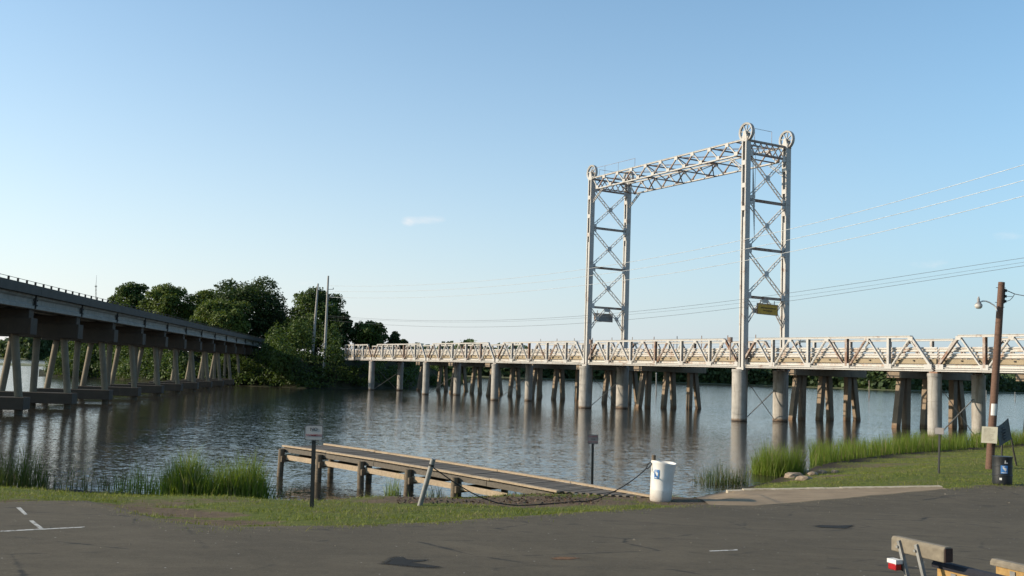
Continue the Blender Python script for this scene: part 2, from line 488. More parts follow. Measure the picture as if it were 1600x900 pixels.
xs = np.concatenate([np.arange(-60, -20, 2.0), np.arange(-20, 30, 0.22), np.arange(30, 95, 2.0)])
def strip_mesh(name, rows_fn, zfn, mat, attr_fn=None):
    vs, fs, at_ = [], [], []
    nr = None
    for x in xs:
        r = rows_fn(float(x)); nr = len(r)
        for y in r:
            vs.append((float(x), y, zfn(float(x), y)))
            at_.append(attr_fn(float(x), y) if attr_fn else 0.0)
    for i in range(len(xs) - 1):
        for j in range(nr - 1):
            a = i * nr + j
            fs.append((a, a + nr, a + nr + 1, a + 1))
    me = bpy.data.meshes.new(name); me.from_pydata(vs, [], fs)
    a = me.attributes.new('dirt', 'FLOAT', 'POINT'); a.data.foreach_set('value', at_)
    me.shade_smooth()
    return link_mesh(name, me, mat)

# --- ground material
t = NT('shore_ground')
d_at = t.attr('dirt').outputs['Fac']
n_big = t.noise(0.9, 6, 0.6); n_mid = t.noise(5.0, 6, 0.7); n_fine = t.noise(38, 4, 0.7)
green = t.mix(t.ramp(n_mid, [(0.3, 0.0), (0.7, 1.0)]), (0.065, 0.090, 0.015), (0.170, 0.190, 0.038))
green = t.mix(t.ramp(n_big, [(0.45, 0.0), (0.7, 0.75)]), green, (0.15, 0.13, 0.055))
soil = t.mix(t.ramp(n_mid, [(0.3, 0.0), (0.7, 1.0)]), (0.10, 0.070, 0.044), (0.20, 0.145, 0.095))
soil = t.mix(t.ramp(n_fine, [(0.55, 0.0), (0.72, 0.8)]), soil, (0.07, 0.045, 0.03))
f = t.math('ADD', d_at, t.math('MULTIPLY', t.math('SUBTRACT', n_mid, 0.5), 1.1))
c = t.mix(t.ramp(f, [(0.36, 0.0), (0.62, 1.0)]), green, soil)
z_ = t.sep()[2]
c = t.mix(t.ramp(z_, [(0.02, 1.0), (0.16, 0.0)]), c, (0.05, 0.038, 0.025))
t.bump(t.math('ADD', n_mid, t.math('MULTIPLY', n_fine, 0.5)), 0.8, 0.05)
M['ground'] = t.fin(c, 0.95, spec=0.15)

# --- asphalt
t = NT('asphalt')
n1 = t.noise(0.35, 6, 0.6); n2 = t.noise(3.0, 6, 0.65); n3 = t.noise(34, 4, 0.8)
vor = t.voronoi(26, vec=None); vcol = t.voronoi(26, out=1)
fleck = t.ramp(t.voronoi(9), [(0.05, 1.0), (0.10, 0.0)])
fl2 = t.ramp(t.voronoi(3.0), [(0.030, 1.0), (0.045, 0.0)])
c = t.mix(t.ramp(n1, [(0.3, 0.0), (0.7, 1.0)]), (0.074, 0.059, 0.037), (0.122, 0.097, 0.062))
c = t.mix(t.math('MULTIPLY', t.ramp(n2, [(0.35, 1.0), (0.6, 0.0)]), 0.45), c, (0.043, 0.034, 0.021))
streak = t.noise(0.8, 7, 0.68, t.mapping((0.7, 1.3, 1), (0, 0, 0.25)), 0.6)
c = t.mix(t.ramp(streak, [(0.50, 0.0), (0.72, 0.6)]), c, (0.150, 0.121, 0.080))
c = t.mix(t.math('MULTIPLY', t.ramp(n3, [(0.40, 0.0), (0.62, 1.0)]), 0.55), c, (0.135, 0.108, 0.070))
c = t.mix(t.math('MULTIPLY', fleck, 0.5), c, (0.30, 0.28, 0.25))
c = t.mix(t.math('MULTIPLY', t.ramp(t.noise(17, 3, .7), [(.58, 0.0), (.68, 1.0)]), .55), c, (.030, .025, .017))
c = t.mix(t.math('MULTIPLY', fl2, 0.9), c, (0.55, 0.53, 0.50))
crk = t.voronoi(0.55, 'DISTANCE_TO_EDGE', t.mapping((0.6, 1.0, 1.0)))
ck = t.math('MULTIPLY', t.ramp(t.math('ADD', crk, t.math('MULTIPLY', t.math('SUBTRACT', n2, 0.5), 0.09)), [(0.0, 1.0), (0.014, 0.0)]), t.ramp(n1, [(0.42, 0.0), (0.56, 0.9)]))
c = t.mix(ck, c, (0.022, 0.02, 0.017))
d_at = t.attr('dirt').outputs['Fac']
f = t.math('ADD', d_at, t.math('MULTIPLY', t.math('SUBTRACT', t.noise(2.2, 7, 0.7), 0.5), 1.6))
c = t.mix(t.math('MULTIPLY', t.ramp(f, [(0.45, 0.0), (0.85, 1.0)]), 0.75), c, (0.125, 0.095, 0.055))
t.bump(t.math('ADD', n3, t.math('MULTIPLY', n2, 0.6)), 0.55, 0.012)
M['asphalt'] = t.fin(c, 0.9, spec=0.25)

# --- concrete ramp
t = NT('ramp_concrete')
n1 = t.noise(1.3, 7, 0.65); n2 = t.noise(9, 6, 0.7)
c = t.mix(t.ramp(n1, [(0.3, 0.0), (0.7, 1.0)]), (0.20, 0.135, 0.070), (0.33, 0.235, 0.135))
c = t.mix(t.ramp(n2, [(0.55, 0.0), (0.75, 0.6)]), c, (0.13, 0.10, 0.07))
c = t.mix(t.ramp(t.sep()[2], [(0.03, 1.0), (0.13, 0.0)]), c, (0.06, 0.045, 0.03))
t.bump(n2, 0.3, 0.02)
M['ramp'] = t.fin(c, 0.85)
t = NT('kerb_concrete')
n2 = t.noise(4, 6, 0.7)
M['kerb'] = t.fin(t.mix(t.ramp(n2, [(0.35, 0.0), (0.65, 1.0)]), (0.30, 0.24, 0.16), (0.52, 0.45, 0.34)), 0.85)

def rows_ground(x):
    e, s = edge(x), shore(x)
    a = list(np.linspace(-40, e - 3, 12)) + [e - 1.5, e - 0.5, e]
    n = 26
    b = [e + (s - e) * k / n for k in range(1, n + 1)]
    return a + b + [s + d for d in (0.4, 1.0, 2.0, 4.0, 9.0, 20.0)]
def z_ground(x, y):
    e = edge(x)
    return zg(x, y) - (0.05 if y < e - 1.0 else 0.05 * sm((e - y) / 1.0))
tag(strip_mesh('ground', rows_ground, z_ground, M['ground'], dirt), kind='structure')
def rows_lot(x):
    e = edge(x)
    return list(np.linspace(-40, 2, 8)) + list(np.linspace(4, e - 2.0, 22)) + [e - 1.4, e - 0.9, e - 0.5, e - 0.2, e - 0.05, e + 0.03]
def z_lot(x, y):
    e = edge(x)
    return zg(x, y) + (0.012 if y < e else -0.03)
def lot_dirt(x, y):
    d = edge(x) - y
    return max(0.6 * sm(1 - d / 1.3), 0.85 * dirt(x, y))
tag(strip_mesh('parking_lot', rows_lot, z_lot, M['asphalt'], lot_dirt), kind='structure')

# --- boat ramp sheet and its kerb
_k0, _k1 = at(1136, 768.5, .14), at(1470, 762.5, .55)
KERB = [_k0.lerp(_k1, k / 6) for k in range(7)]
kx, ky = np.array([p.x for p in KERB]), np.array([p.y for p in KERB])
rx0, rx1 = at(1062, 781, 0.2).x, KERB[-1].x
vs, fs = [], []
rx_list = np.linspace(rx0, rx1, 60); NRR = 10
for x in rx_list:
    lo = edge(x) - 0.25
    hi = (shore(x) + 2.5) if x < KERB[0].x else float(np.interp(x, kx, ky))
    hi = max(hi, lo + 0.05)
    for k in range(NRR):
        y = lo + (hi - lo) * k / (NRR - 1)
        zz = zg(x, y) + 0.028 - (0.03 if k == 0 else 0)
        if x >= KERB[0].x:
            zk = .14 + (.55 - .14) * (x - _k0.x) / (_k1.x - _k0.x) + .03
            f_ = k / (NRR - 1); zz = (zg(x, lo) + .012) * (1 - f_) + zk * f_ - (0.02 if k == 0 else 0)
        vs.append((x, y, zz))
for i in range(len(rx_list) - 1):
    for k in range(NRR - 1):
        a = i * NRR + k; fs.append((a, a + NRR, a + NRR + 1, a + 1))
me = bpy.data.meshes.new('boat_ramp'); me.from_pydata(vs, [], fs); me.shade_smooth()
tag(link_mesh('boat_ramp', me, M['ramp']), kind='structure')
mb = MB(); N = 13
def kp(f): return _k0.lerp(_k1, f)
for i in range(N):
    p, q = kp(i / N), kp((i + .992) / N)
    h = 0.065 + 0.015 * rng.random()
    if i == 0: h = .05
    mb.extrude([(-0.13, -0.4), (0.17, -0.4), (0.165, h * .8), (0.13, h), (-0.10, h), (-0.135, h * .8)], p, q, Vector((0, 1, 0)), Vector((0, 0, 1)))
tag(mb.build('kerb', M['kerb']), kind='structure')

# ------------------------------------------------------------------ water
t = NT('lake_water')
def wave(scale, amp, rot, sx=1.0, sy=1.5, detail=2):
    n = t.n.new('ShaderNodeTexNoise'); n.inputs['Scale'].default_value = scale; n.inputs['Detail'].default_value = detail
    n.inputs['Roughness'].default_value = .55; n.inputs['Distortion'].default_value = .3
    t.l.new(t.mapping((sx, sy, 1), (0, 0, rot)), n.inputs['Vector'])
    a = t.n.new('ShaderNodeVectorMath'); a.operation = 'SUBTRACT'; t.l.new(n.outputs['Color'], a.inputs[0]); a.inputs[1].default_value = (.5, .5, .5)
    m = t.n.new('ShaderNodeVectorMath'); m.operation = 'MULTIPLY'; t.l.new(a.outputs[0], m.inputs[0]); m.inputs[1].default_value = (amp * .7, amp, 0)
    return m.outputs[0]
def vadd(a, b):
    m = t.n.new('ShaderNodeVectorMath'); m.operation = 'ADD'; t.l.new(a, m.inputs[0])
    if hasattr(b, 'node'): t.l.new(b, m.inputs[1])
    else: m.inputs[1].default_value = b
    return m.outputs[0]
sl = vadd(vadd(wave(3.8, .25, .2, 1.0, 1.9), wave(1.0, .09, .35, 1.0, 1.6)), wave(9.5, .24, -.2, 1.0, 1.5))
patch = t.ramp(t.noise(0.04, 4, 0.55, t.mapping((.6, 1.2, 1))), [(0.34, 0.72), (0.66, 1.0)])
sc_ = t.n.new('ShaderNodeVectorMath'); sc_.operation = 'SCALE'; t.l.new(sl, sc_.inputs[0]); t.l.new(patch, sc_.inputs['Scale'])
nn_ = t.n.new('ShaderNodeVectorMath'); nn_.operation = 'NORMALIZE'; t.l.new(vadd(sc_.outputs[0], (0, 0, 1)), nn_.inputs[0])
t.l.new(nn_.outputs[0], t.p.inputs['Normal'])
t.fin((0.036, 0.032, 0.023), 0.10)
t.p.inputs['IOR'].default_value = 1.333
M['water'] = t.mat
me = bpy.data.meshes.new('water')
me.from_pydata([(-2500, -300, 0), (2500, -300, 0), (2500, 3500, 0), (-2500, 3500, 0)], [], [(0, 1, 2, 3)])
tag(link_mesh('water', me, M['water']), kind='structure')

# ================================================================== FOLIAGE
def leaf_quads(pos, nrm, size, aspect=0.6):
    """quads at pos, facing roughly nrm"""
    n = len(pos)
    r = rng.normal(size=(n, 3)); a = np.cross(nrm, r); a /= np.linalg.norm(a, axis=1)[:, None] + 1e-9
    b = np.cross(nrm, a); b /= np.linalg.norm(b, axis=1)[:, None] + 1e-9
    s = size[:, None]
    k = rng.uniform(0.55, 1.2, (n, 1))
    v = np.empty((n, 4, 3))
    bend = nrm / (np.linalg.norm(nrm, axis=1)[:, None] + 1e-9) * s * rng.uniform(-.25, .25, (n, 1))
    v[:, 0] = pos - a * s * .5
    v[:, 1] = pos - b * s * aspect * .5 * k + bend
    v[:, 2] = pos + a * s * .5
    v[:, 3] = pos + b * s * aspect * .5 / k + bend * .5
    return v.reshape(-1, 3)
def crown_verts(lobes, count, size, shell=0.55, zmin=None):
    L = np.array(lobes, dtype=float)           # cx,cy,cz,rx,ry,rz
    w = (L[:, 3] * L[:, 5]) ** 1.0; w /= w.sum()
    idx = rng.choice(len(L), count, p=w)
    d = rng.normal(size=(count, 3)); d /= np.linalg.norm(d, axis=1)[:, None]
    low = d[:, 2] < -0.35; d[low, 2] *= -1
    rr = 1 - (1 - shell) * rng.random(count) ** 1.6
    rr *= 1 + 0.10 * np.sin(d[:, 0] * 7 + idx * 1.7) * np.cos(d[:, 2] * 6 + idx) + 0.06 * rng.normal(size=count)
    c = L[idx, :3]; R = L[idx, 3:]
    p = c + d * R * rr[:, None]
    nrm = d * 0.7 + rng.normal(size=(count, 3)) * 0.55 + np.array([0, 0, .25])
    if zmin is not None: p[:, 2] = np.maximum(p[:, 2], zmin + rng.random(count) * .3)
    sz = size * rng.uniform(0.6, 1.3, count)
    shade = np.repeat(rng.random(count) * .6 + .4 * (rng.random(len(L))[idx]), 4)
    return leaf_quads(p, nrm, sz), shade
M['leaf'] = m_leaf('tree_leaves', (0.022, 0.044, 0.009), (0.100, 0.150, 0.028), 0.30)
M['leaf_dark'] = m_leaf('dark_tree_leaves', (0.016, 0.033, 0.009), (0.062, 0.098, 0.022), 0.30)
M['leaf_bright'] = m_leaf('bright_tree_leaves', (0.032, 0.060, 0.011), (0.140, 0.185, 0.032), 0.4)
M['leaf_far'] = m_leaf('far_leaves', (0.030, 0.055, 0.022), (0.100, 0.145, 0.050), 0.12, 0.2)
M['bark'] = m_plain('bark', (0.10, 0.08, 0.06), 0.9)

def tree(base, width, height, label, mat, group='trees on the island', lobes=11, count=9000, leaf=0.55, crown_from=0.22, skew=0.0):
    b = Vector(base)
    tr = thing('broadleaf_tree', b, label, 'tree', group)
    H, R = height, width / 2
    mb = MB()
    top = b + Vector((0, 0, H * 0.72))
    mb.path([b - Vector((0, 0, .3)), b + Vector((.1, 0, H * .2)), b + Vector((.2, .1, H * .45)), top], [H * .028, H * .02, H * .014, H * .005], 8)
    for k in range(6):
        an = k * 1.05 + rng.random(); s = b + Vector((.15, .05, H * (.25 + .07 * k)))
        e = s + Vector((math.cos(an) * R * .6, math.sin(an) * R * .6, H * .2))
        mb.path([s, (s + e) / 2 + Vector((0, 0, H * .02)), e], [H * .009, H * .006, H * .002], 6)
    mb.build('trunk', M['bark'], tr, smooth=True)
    L = []
    z0 = H * crown_from
    L.append((b.x, b.y, b.z + (H + z0) / 2, R * .74, R * .74, (H - z0) * .42))
    for k in range(lobes):
        f = (k + .5) / lobes
        zz = z0 + (H - z0) * (0.16 + 0.74 * f)
        prof = math.sin(math.pi * (0.16 + 0.72 * f)) ** 0.7
        an = k * 2.4 + rng.random() * .8
        rad = R * prof * .62
        lr = R * (.30 + .16 * rng.random()) * (1.1 - .35 * f)
        L.append((b.x + math.cos(an) * rad + skew * f, b.y + math.sin(an) * rad, b.z + zz, lr, lr, lr * (.75 + .25 * rng.random())))
    L.append((b.x + skew, b.y, b.z + H - R * .36, R * .36, R * .36, R * .36))
    v, sh = crown_verts(L, count, leaf, shell=0.5)
    np_mesh('crown', v, 4, mat, tr, attr=sh)
    return tr

# ------------------------------------------------------------------ island bank
t = NT('island_soil')
c = t.mix(t.ramp(t.noise(0.5, 6), [(0.35, 0.0), (0.65, 1.0)]), (0.022, 0.030, 0.012), (0.055, 0.050, 0.030))
t.bump(t.noise(2, 5), 0.8, 0.2)
M['island'] = t.fin(c, 0.95, spec=0.1)
ISL_PX = [(60, 589), (150, 591), (250, 598), (330, 601), (390, 603.5), (480, 607), (560, 608), (640, 606), (700, 602), (735, 598)]
isl = [at(px, py, 0) for px, py in ISL_PX]
ang = [(p.x / p.y) for p in isl]; dist_ = [p.y for p in isl]
def isl_front(a): return float(np.interp(a, ang, dist_))
def isl_top(a):          # plateau height
    return 5.0 * sm((a - ang[0]) / 0.05) * sm((ang[-1] - a) / 0.06)
vs, fs = [], []
NA, NR_ = 90, 26
for i in range(NA):
    a = ang[0] + (ang[-1] - ang[0]) * i / (NA - 1)
    f0 = isl_front(a) + 0.8 * math.sin(a * 160) + .5 * math.sin(a * 410)
    for j in range(NR_):
        r = j / (NR_ - 1)
        y = f0 + 90 * r ** 1.5 - 1.0
        d = y - f0
        z = isl_top(a) * sm(d / 16.0) + (-0.4 if j == 0 else 0) + (0.25 * math.sin(a * 300 + d) if d > 2 else 0)
        if j == NR_ - 1: z = -1
        vs.append((a * y, y, z))
for i in range(NA - 1):
    for j in range(NR_ - 1):
        k = i * NR_ + j; fs.append((k, k + NR_, k + NR_ + 1, k + 1))
me = bpy.data.meshes.new('island_terrain'); me.from_pydata(vs, [], fs); me.shade_smooth()
tag(link_mesh('island_terrain', me, M['island']), kind='structure')
def isl_z(x, y):
    a = x / y
    if a < ang[0] or a > ang[-1]: return 0
    return isl_top(a) * sm((y - isl_front(a)) / 16.0)

# trees: px centre, px top, half width px, depth, material, label
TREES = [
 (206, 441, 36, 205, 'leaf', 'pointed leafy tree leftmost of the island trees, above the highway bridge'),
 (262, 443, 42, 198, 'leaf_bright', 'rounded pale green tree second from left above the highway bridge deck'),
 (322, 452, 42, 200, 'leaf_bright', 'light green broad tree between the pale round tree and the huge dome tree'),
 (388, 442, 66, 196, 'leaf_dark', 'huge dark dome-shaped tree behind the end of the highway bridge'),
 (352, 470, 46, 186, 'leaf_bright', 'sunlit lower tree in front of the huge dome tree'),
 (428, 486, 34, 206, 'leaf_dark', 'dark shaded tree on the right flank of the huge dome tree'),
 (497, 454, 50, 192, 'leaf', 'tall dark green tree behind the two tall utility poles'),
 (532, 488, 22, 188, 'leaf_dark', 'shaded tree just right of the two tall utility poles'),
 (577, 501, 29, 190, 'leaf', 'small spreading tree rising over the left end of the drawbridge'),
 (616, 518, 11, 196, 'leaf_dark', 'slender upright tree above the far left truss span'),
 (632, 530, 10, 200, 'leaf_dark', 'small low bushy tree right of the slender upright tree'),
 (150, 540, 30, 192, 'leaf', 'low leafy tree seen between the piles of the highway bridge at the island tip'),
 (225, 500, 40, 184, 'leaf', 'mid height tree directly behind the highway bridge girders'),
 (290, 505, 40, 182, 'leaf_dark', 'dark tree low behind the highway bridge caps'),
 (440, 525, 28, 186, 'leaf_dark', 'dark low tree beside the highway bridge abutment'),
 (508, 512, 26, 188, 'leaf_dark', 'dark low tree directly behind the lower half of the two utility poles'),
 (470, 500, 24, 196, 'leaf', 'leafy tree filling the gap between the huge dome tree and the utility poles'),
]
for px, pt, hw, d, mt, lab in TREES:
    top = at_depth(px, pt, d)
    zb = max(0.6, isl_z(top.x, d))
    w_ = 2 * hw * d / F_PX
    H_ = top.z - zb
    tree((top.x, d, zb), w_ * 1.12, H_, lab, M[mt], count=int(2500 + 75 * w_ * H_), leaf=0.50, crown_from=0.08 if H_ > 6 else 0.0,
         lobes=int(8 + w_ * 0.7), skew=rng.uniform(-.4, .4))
tree((-18.6, 27.6, .5), 4.2, 5.2, 'small leafy tree standing on the shore just outside the left edge', M['leaf'], count=5000, leaf=.22, crown_from=.3)
# undergrowth on the bank, one mass
L = []
for k in range(260):
    a = ang[0] + (ang[-1] - ang[0]) * (0.03 + 0.95 * rng.random())
    y = isl_front(a) + 1.0 + 17 * rng.random() ** 1.3
    px = 800 + a * F_PX
    top = 1.2 + 1.6 * rng.random() + (3.6 * rng.random() ** .7 if 435 < px < 580 else 0)
    if px > 528: top = min(top, 1.1 if px < 640 else 1.6)
    if 474 < px < 526 and y < isl_front(a) + 16: top = .7
    L.append((a * y, y, isl_z(a * y, y) + top * .35, 1.4 + 1.2 * rng.random(), 1.6, top))
v, sh = crown_verts(L, 70000, 0.42, shell=0.5)
ug = np_mesh('undergrowth', v, 4, M['leaf'], attr=sh)
tag(ug, 'tangled green undergrowth covering the island bank down to the water', 'undergrowth', kind='stuff')

# ------------------------------------------------------------------ far shores
def far_wood(name, pts, height, count, leaf, label):
    P = np.array([(p.x, p.y) for p in pts])
    seg = np.linalg.norm(np.diff(P, axis=0), axis=1); cum = np.concatenate([[0], np.cumsum(seg)])
    s = rng.random(count) * cum[-1]
    x = np.interp(s, cum, P[:, 0]); y = np.interp(s, cum, P[:, 1])
    back = rng.random(count) ** 1.5 * 45
    hh = height * (0.70 + 0.20 * np.sin(s / 7.3) * np.sin(s / 3.1 + 1) + 0.15 * np.sin(s / 23) + .12 * np.sin(s / 2.1 + back * .3))
    z = hh * rng.random(count) ** 0.75 + .5
    p = np.stack([x + rng.normal(size=count) * 1.0, y + back * np.sqrt(np.clip(z / hh, 0.05, 1)) + rng.normal(size=count), z], 1)
    nrm = rng.normal(size=(count, 3)) * .7 + np.array([-.2, -.5, .5])
    v = leaf_quads(p, nrm, leaf * rng.uniform(.6, 1.4, count), 0.8)
    o = np_mesh(name, v, 4, M['leaf_far'], attr=np.repeat(rng.random(count), 4))
    return tag(o, label, 'woodland', kind='stuff')
right_pts = [at(px, py, 0) for px, py in [(640, 585.5), (800, 591.0), (984, 596.5), (1142, 601.3), (1260, 605.2), (1420, 611.2), (1600, 614.5), (1720, 618)]]
far_wood('far_right_woods', [p + Vector((0, 5, 0)) for p in right_pts], 18, 60000, 2.8, 'dark green wooded far shore seen beneath the drawbridge')
left_pts = [at(px, py, 0) for px, py in [(-120, 555.5), (40, 561.5), (140, 564.0), (240, 567)]]
far_wood('far_left_woods', [p + Vector((0, 5, 0)) for p in left_pts], 21, 34000, 3.4, 'hazy dark wooded shore far behind the highway bridge piles')
bank = m_plain('far_bank_soil', (0.10, 0.11, 0.05), 0.9)
def far_bank(name, pts, depth, h, mat):
    vs, fs = [], []
    for p in pts:
        for dy, z in ((-1.0, -0.3), (1.5, h * .5), (5, h), (depth * .7, h * 1.2), (depth, -.3)):
            vs.append((p.x * (p.y + dy) / p.y, p.y + dy, z))
    for i in range(len(pts) - 1):
        for k in range(4):
            a = i * 5 + k; fs.append((a, a + 5, a + 6, a + 1))
    me = bpy.data.meshes.new(name); me.from_pydata(vs, [], fs)
    return tag(link_mesh(name, me, mat), kind='structure')
far_bank('far_right_shore', right_pts, 70, 0.7, bank)
far_bank('far_left_shore', left_pts, 80, 0.7, bank)
spit_pts = [at(px, py, 0) for px, py in [(-60, 569), (20, 571.5), (80, 573), (120, 573.5), (140, 573.2)]]
far_bank('marsh_spit', spit_pts, 60, 0.45, m_plain('marsh_grass', (0.15, 0.16, 0.07), 0.95))

# ================================================================== DRAWBRIDGE
BX, BY, BH, PL, BW = 19.8557, 87.7997, -0.529, 3.8809, 4.8334
U = Vector((math.sin(BH), math.cos(BH), 0))       # along the bridge, to the far left
W = Vector((math.cos(BH), -math.sin(BH), 0)).normalized()
W = Vector((U.y, -U.x, 0))                          # across the bridge, away from the camera
Z = Vector((0, 0, 1))
ZB, ZT, ZS = 4.72, 7.0, 25.13
def bp(tt, s=0.0, z=0.0, off=0.0):                  # t in panels, s = 0 front truss .. 1 rear truss, off metres along W
    return Vector((BX, BY, 0)) + U * (21 - tt) * PL + W * (s * BW + off) + Z * z
db = thing('drawbridge', bp(13, .5, 0), 'long white rusty steel vertical-lift bridge with two tall lattice towers and low side trusses', 'bridge')

SPANS = [(-3, 0), (0, 5), (5, 10), (10, 15), (15, 21), (21, 26), (26, 31)]
def truss(t0, t1, s):
    n = t1 - t0
    sg = -1 if s == 0 else 1            # outward
    g = 0.10                           # gap at the end of a span
    mb = MB()
    a, b_ = bp(t0 + g / PL, s, ZB), bp(t1 - g / PL, s, ZB)
    # bottom chord: two flanges and a web
    mb.bar(a, b_, W, 0.26, 0.05); mb.bar(a + Z * .0, b_ + Z * .0, W, 0.06, 0.26)
    mb.bar(a - Z * .13, b_ - Z * .13, W, 0.30, 0.035); mb.bar(a + Z * .13, b_ + Z * .13, W, 0.22, 0.03)
    first = t0 + (0.5 if t0 != -3 else 0.0); last = t1 - 0.5
    mb.bar(bp(first, s, ZT), bp(last, s, ZT), W, 0.26, 0.14)
    mb.bar(bp(first, s, ZT + .085), bp(last, s, ZT + .085), W, 0.34, 0.03)
    # gusset plates, proud of the chord
    for k in range(0, n + 1):
        c = bp(t0 + k + (0.12 if k == 0 else -0.12 if k == n else 0), s, ZB + .16, sg * .115)
        mb.box(c, U * .30, W * .012, Z * .19)
    for k in range(n):
        c = bp(t0 + k + .5, s, ZT - .12, sg * .115)
        mb.box(c, U * .20, W * .012, Z * .13)
    tr = mb.build('truss', M['steel'], db, bevel=0)
    # posts
    for k in range(1, n):
        p = MB(); c0, c1 = bp(t0 + k, s, ZB + .14), bp(t0 + k, s, ZT - .075)
        p.bar(c0, c1, W, 0.22, 0.03); p.bar(c0 + U * .0 - W * .12, c1 - W * .12, U, 0.20, 0.03); p.bar(c0 + W * .12, c1 + W * .12, U, 0.20, 0.03)
        p.build('post', M['steel_rust'] if (k + t0) % 3 == 0 else M['steel'], tr)
    if t0 == -3:
        p = MB(); p.bar(bp(-3 + .03, s, ZB + .14), bp(-3 + .03, s, ZT - .075), W, 0.24, 0.22); p.build('post', M['steel_rust'], tr)
    # diagonals
    for k in range(n):
        for sd in (0, 1):
            lo = bp(t0 + k + (.06 if sd == 0 else .94), s, ZB + .15); hi = bp(t0 + k + (.47 if sd == 0 else .53), s, ZT - .1)
            endp = (k == 0 and sd == 0 and t0 != -3) or (k == n - 1 and sd == 1)
            w_ = 0.15 if endp else 0.085
            p = MB()
            if endp: hi = bp(t0 + k + .5, s, ZT)
            p.bar(lo + W * .07, hi + W * .07, W, w_ * .55, w_ * 1.1); p.bar(lo - W * .07, hi - W * .07, W, w_ * .55, w_ * 1.1)
            for q in range(1, 5):
                c = lo.lerp(hi, q / 5); p.box(c, W * .07, U * .05, Z * .02)
            p.build('diagonal', M['steel_rust'] if (k + sd) % 3 == 0 else M['steel'], tr)
for t0, t1 in SPANS:
    for s in (0, 1): truss(t0, t1, s)

# floor: stringers, deck, kerb timbers and guard rails, one set per span
WPROF = [(0.0, -.18), (.015, -.18), (.085, -.13), (.085, -.07), (.005, -.015), (.005, .015), (.085, .07), (.085, .13), (.015, .18), (0, .18),
         (0.0, .02), (0.0, -.02)]
for t0, t1 in SPANS:
    e = 0.02
    A, B_ = t0 + e, t1 - e
    mb = MB()
    for off, sg in ((0.30, 1), (BW - 0.30, -1)):
        p, q = bp(A, 0, 4.93, off), bp(B_, 0, 4.93, off)
        mb.bar(p, q, W, 0.05, 0.26); mb.bar(p + Z * .12, q + Z * .12, W, 0.16, 0.03); mb.bar(p - Z * .13, q - Z * .13, W, 0.16, 0.03)
    mb.build('stringer', M['rail'], db)
    mb = MB()
    for off, sg in ((0.42, 1), (BW - 0.42, -1)):
        n = (t1 - t0)
        for k in range(n):
            mb.bar(bp(t0 + k + .01 + (e if k == 0 else 0), 0, 5.28 if sg == 1 else 5.2, off), bp(t0 + k + .99 - (e if k == n - 1 else 0), 0, 5.28 if sg == 1 else 5.2, off), W, 0.20, (0.34 - .03 * rng.random()) if sg == 1 else .14)
    cw = mb.build('kerb_timber', M['curb_wood'], db)
    mb = MB()
    for k in range((t1 - t0) * 3):
        for j in range(1):
            tt = t0 + (k + .5) / 3
            mb.box(bp(tt, 0, 5.33, .30), U * .07, W * .05, Z * .045)
    mb.build('kerb_bolt', M['dark'], cw)
    for zc in (5.68, 6.10):
        mb = MB()
        n = (t1 - t0)
        for k in range(n):
            j = rng.uniform(-.02, .02)
            p, q = bp(t0 + k + (e if k == 0 else -.02), 0, zc + j, .44), bp(t0 + k + 1.0 - (e if k == n - 1 else 0), 0, zc + j + rng.uniform(-.015, .015), .44)
            mb.extrude([(-a, b) for a, b in WPROF], p, q, W, Z)
        mb.build('guardrail', M['rail'], db)
    mb = MB()
    for zc in (5.86, 6.3): mb.tube(bp(A, 0, zc, BW - .44), bp(B_, 0, zc, BW - .44), .045, .045, 8)
    mb.build('pipe_rail', M['rail'], db)
    mb = MB()
    for k in range((t1 - t0) * 2):
        tt = t0 + (k + .5) / 2
        for off in (.52, BW - .52): mb.bar(bp(tt, 0, 5.1, off), bp(tt, 0, 6.28, off), W, .14, .10)
    mb.build('rail_post', M['steel_rust'], db)
    mb = MB()
    mb.box(bp((A + B_) / 2, .5, 5.03), U * ((B_ - A) * PL / 2), W * (BW / 2 - .56), Z * .09)
    for k in range(t1 - t0 + 1):
        mb.bar(bp(t0 + min(max(k, .06), t1 - t0 - .06), 0, 4.66, .16), bp(t0 + min(max(k, .06), t1 - t0 - .06), 0, 4.66, BW - .16), Z, .22, .16)
    mb.build('bridge_deck', M['deck_under'], db)

# piers
def pier_mesh(tt, s, r, top):
    prof = []
    for z in (-1.2, 0.55, 0.56, 0.58, 0.59, 2.45, 2.46, 2.48, 2.49, top - .25, top - .24, top):
        g = -0.022 if z in (.56, .58, 2.46, 2.48) else 0.0
        prof.append((r + g, z))
    prof[-2] = (r + .03, top - .24); prof[-1] = (r + .03, top)
    c = bp(tt, s, 0); mb = MB(); n = 28
    mb.path([c + Z * z for _, z in prof], [rr for rr, _ in prof], n)
    return mb.build('pier', M['pier'], db, smooth=True)
for tt in (0, 5, 10, 15, 21, 26, 31):
    for s in (0, 1):
        pier_mesh(tt, s, .665 if tt in (15, 21) else .47, 4.44)
        mb = MB(); mb.box(bp(tt, s, 4.50), U * .34, W * .18, Z * .06); mb.build('bearing', M['steel_rust'], db)
    mb = MB()   # tie rods crossed between the two cylinders
    a, b_ = (.5, .5) if tt not in (15, 21) else (.7, .7)
    mb.tube(bp(tt, 0, 3.6, a), bp(tt, 1, 0.15, -b_), .03, .03, 6); mb.tube(bp(tt, 0, 0.15, a) + U * .08, bp(tt, 1, 2.7, -b_) + U * .08, .04, .04, 6)
    mb.build('cross_rod', M['galv'], db)

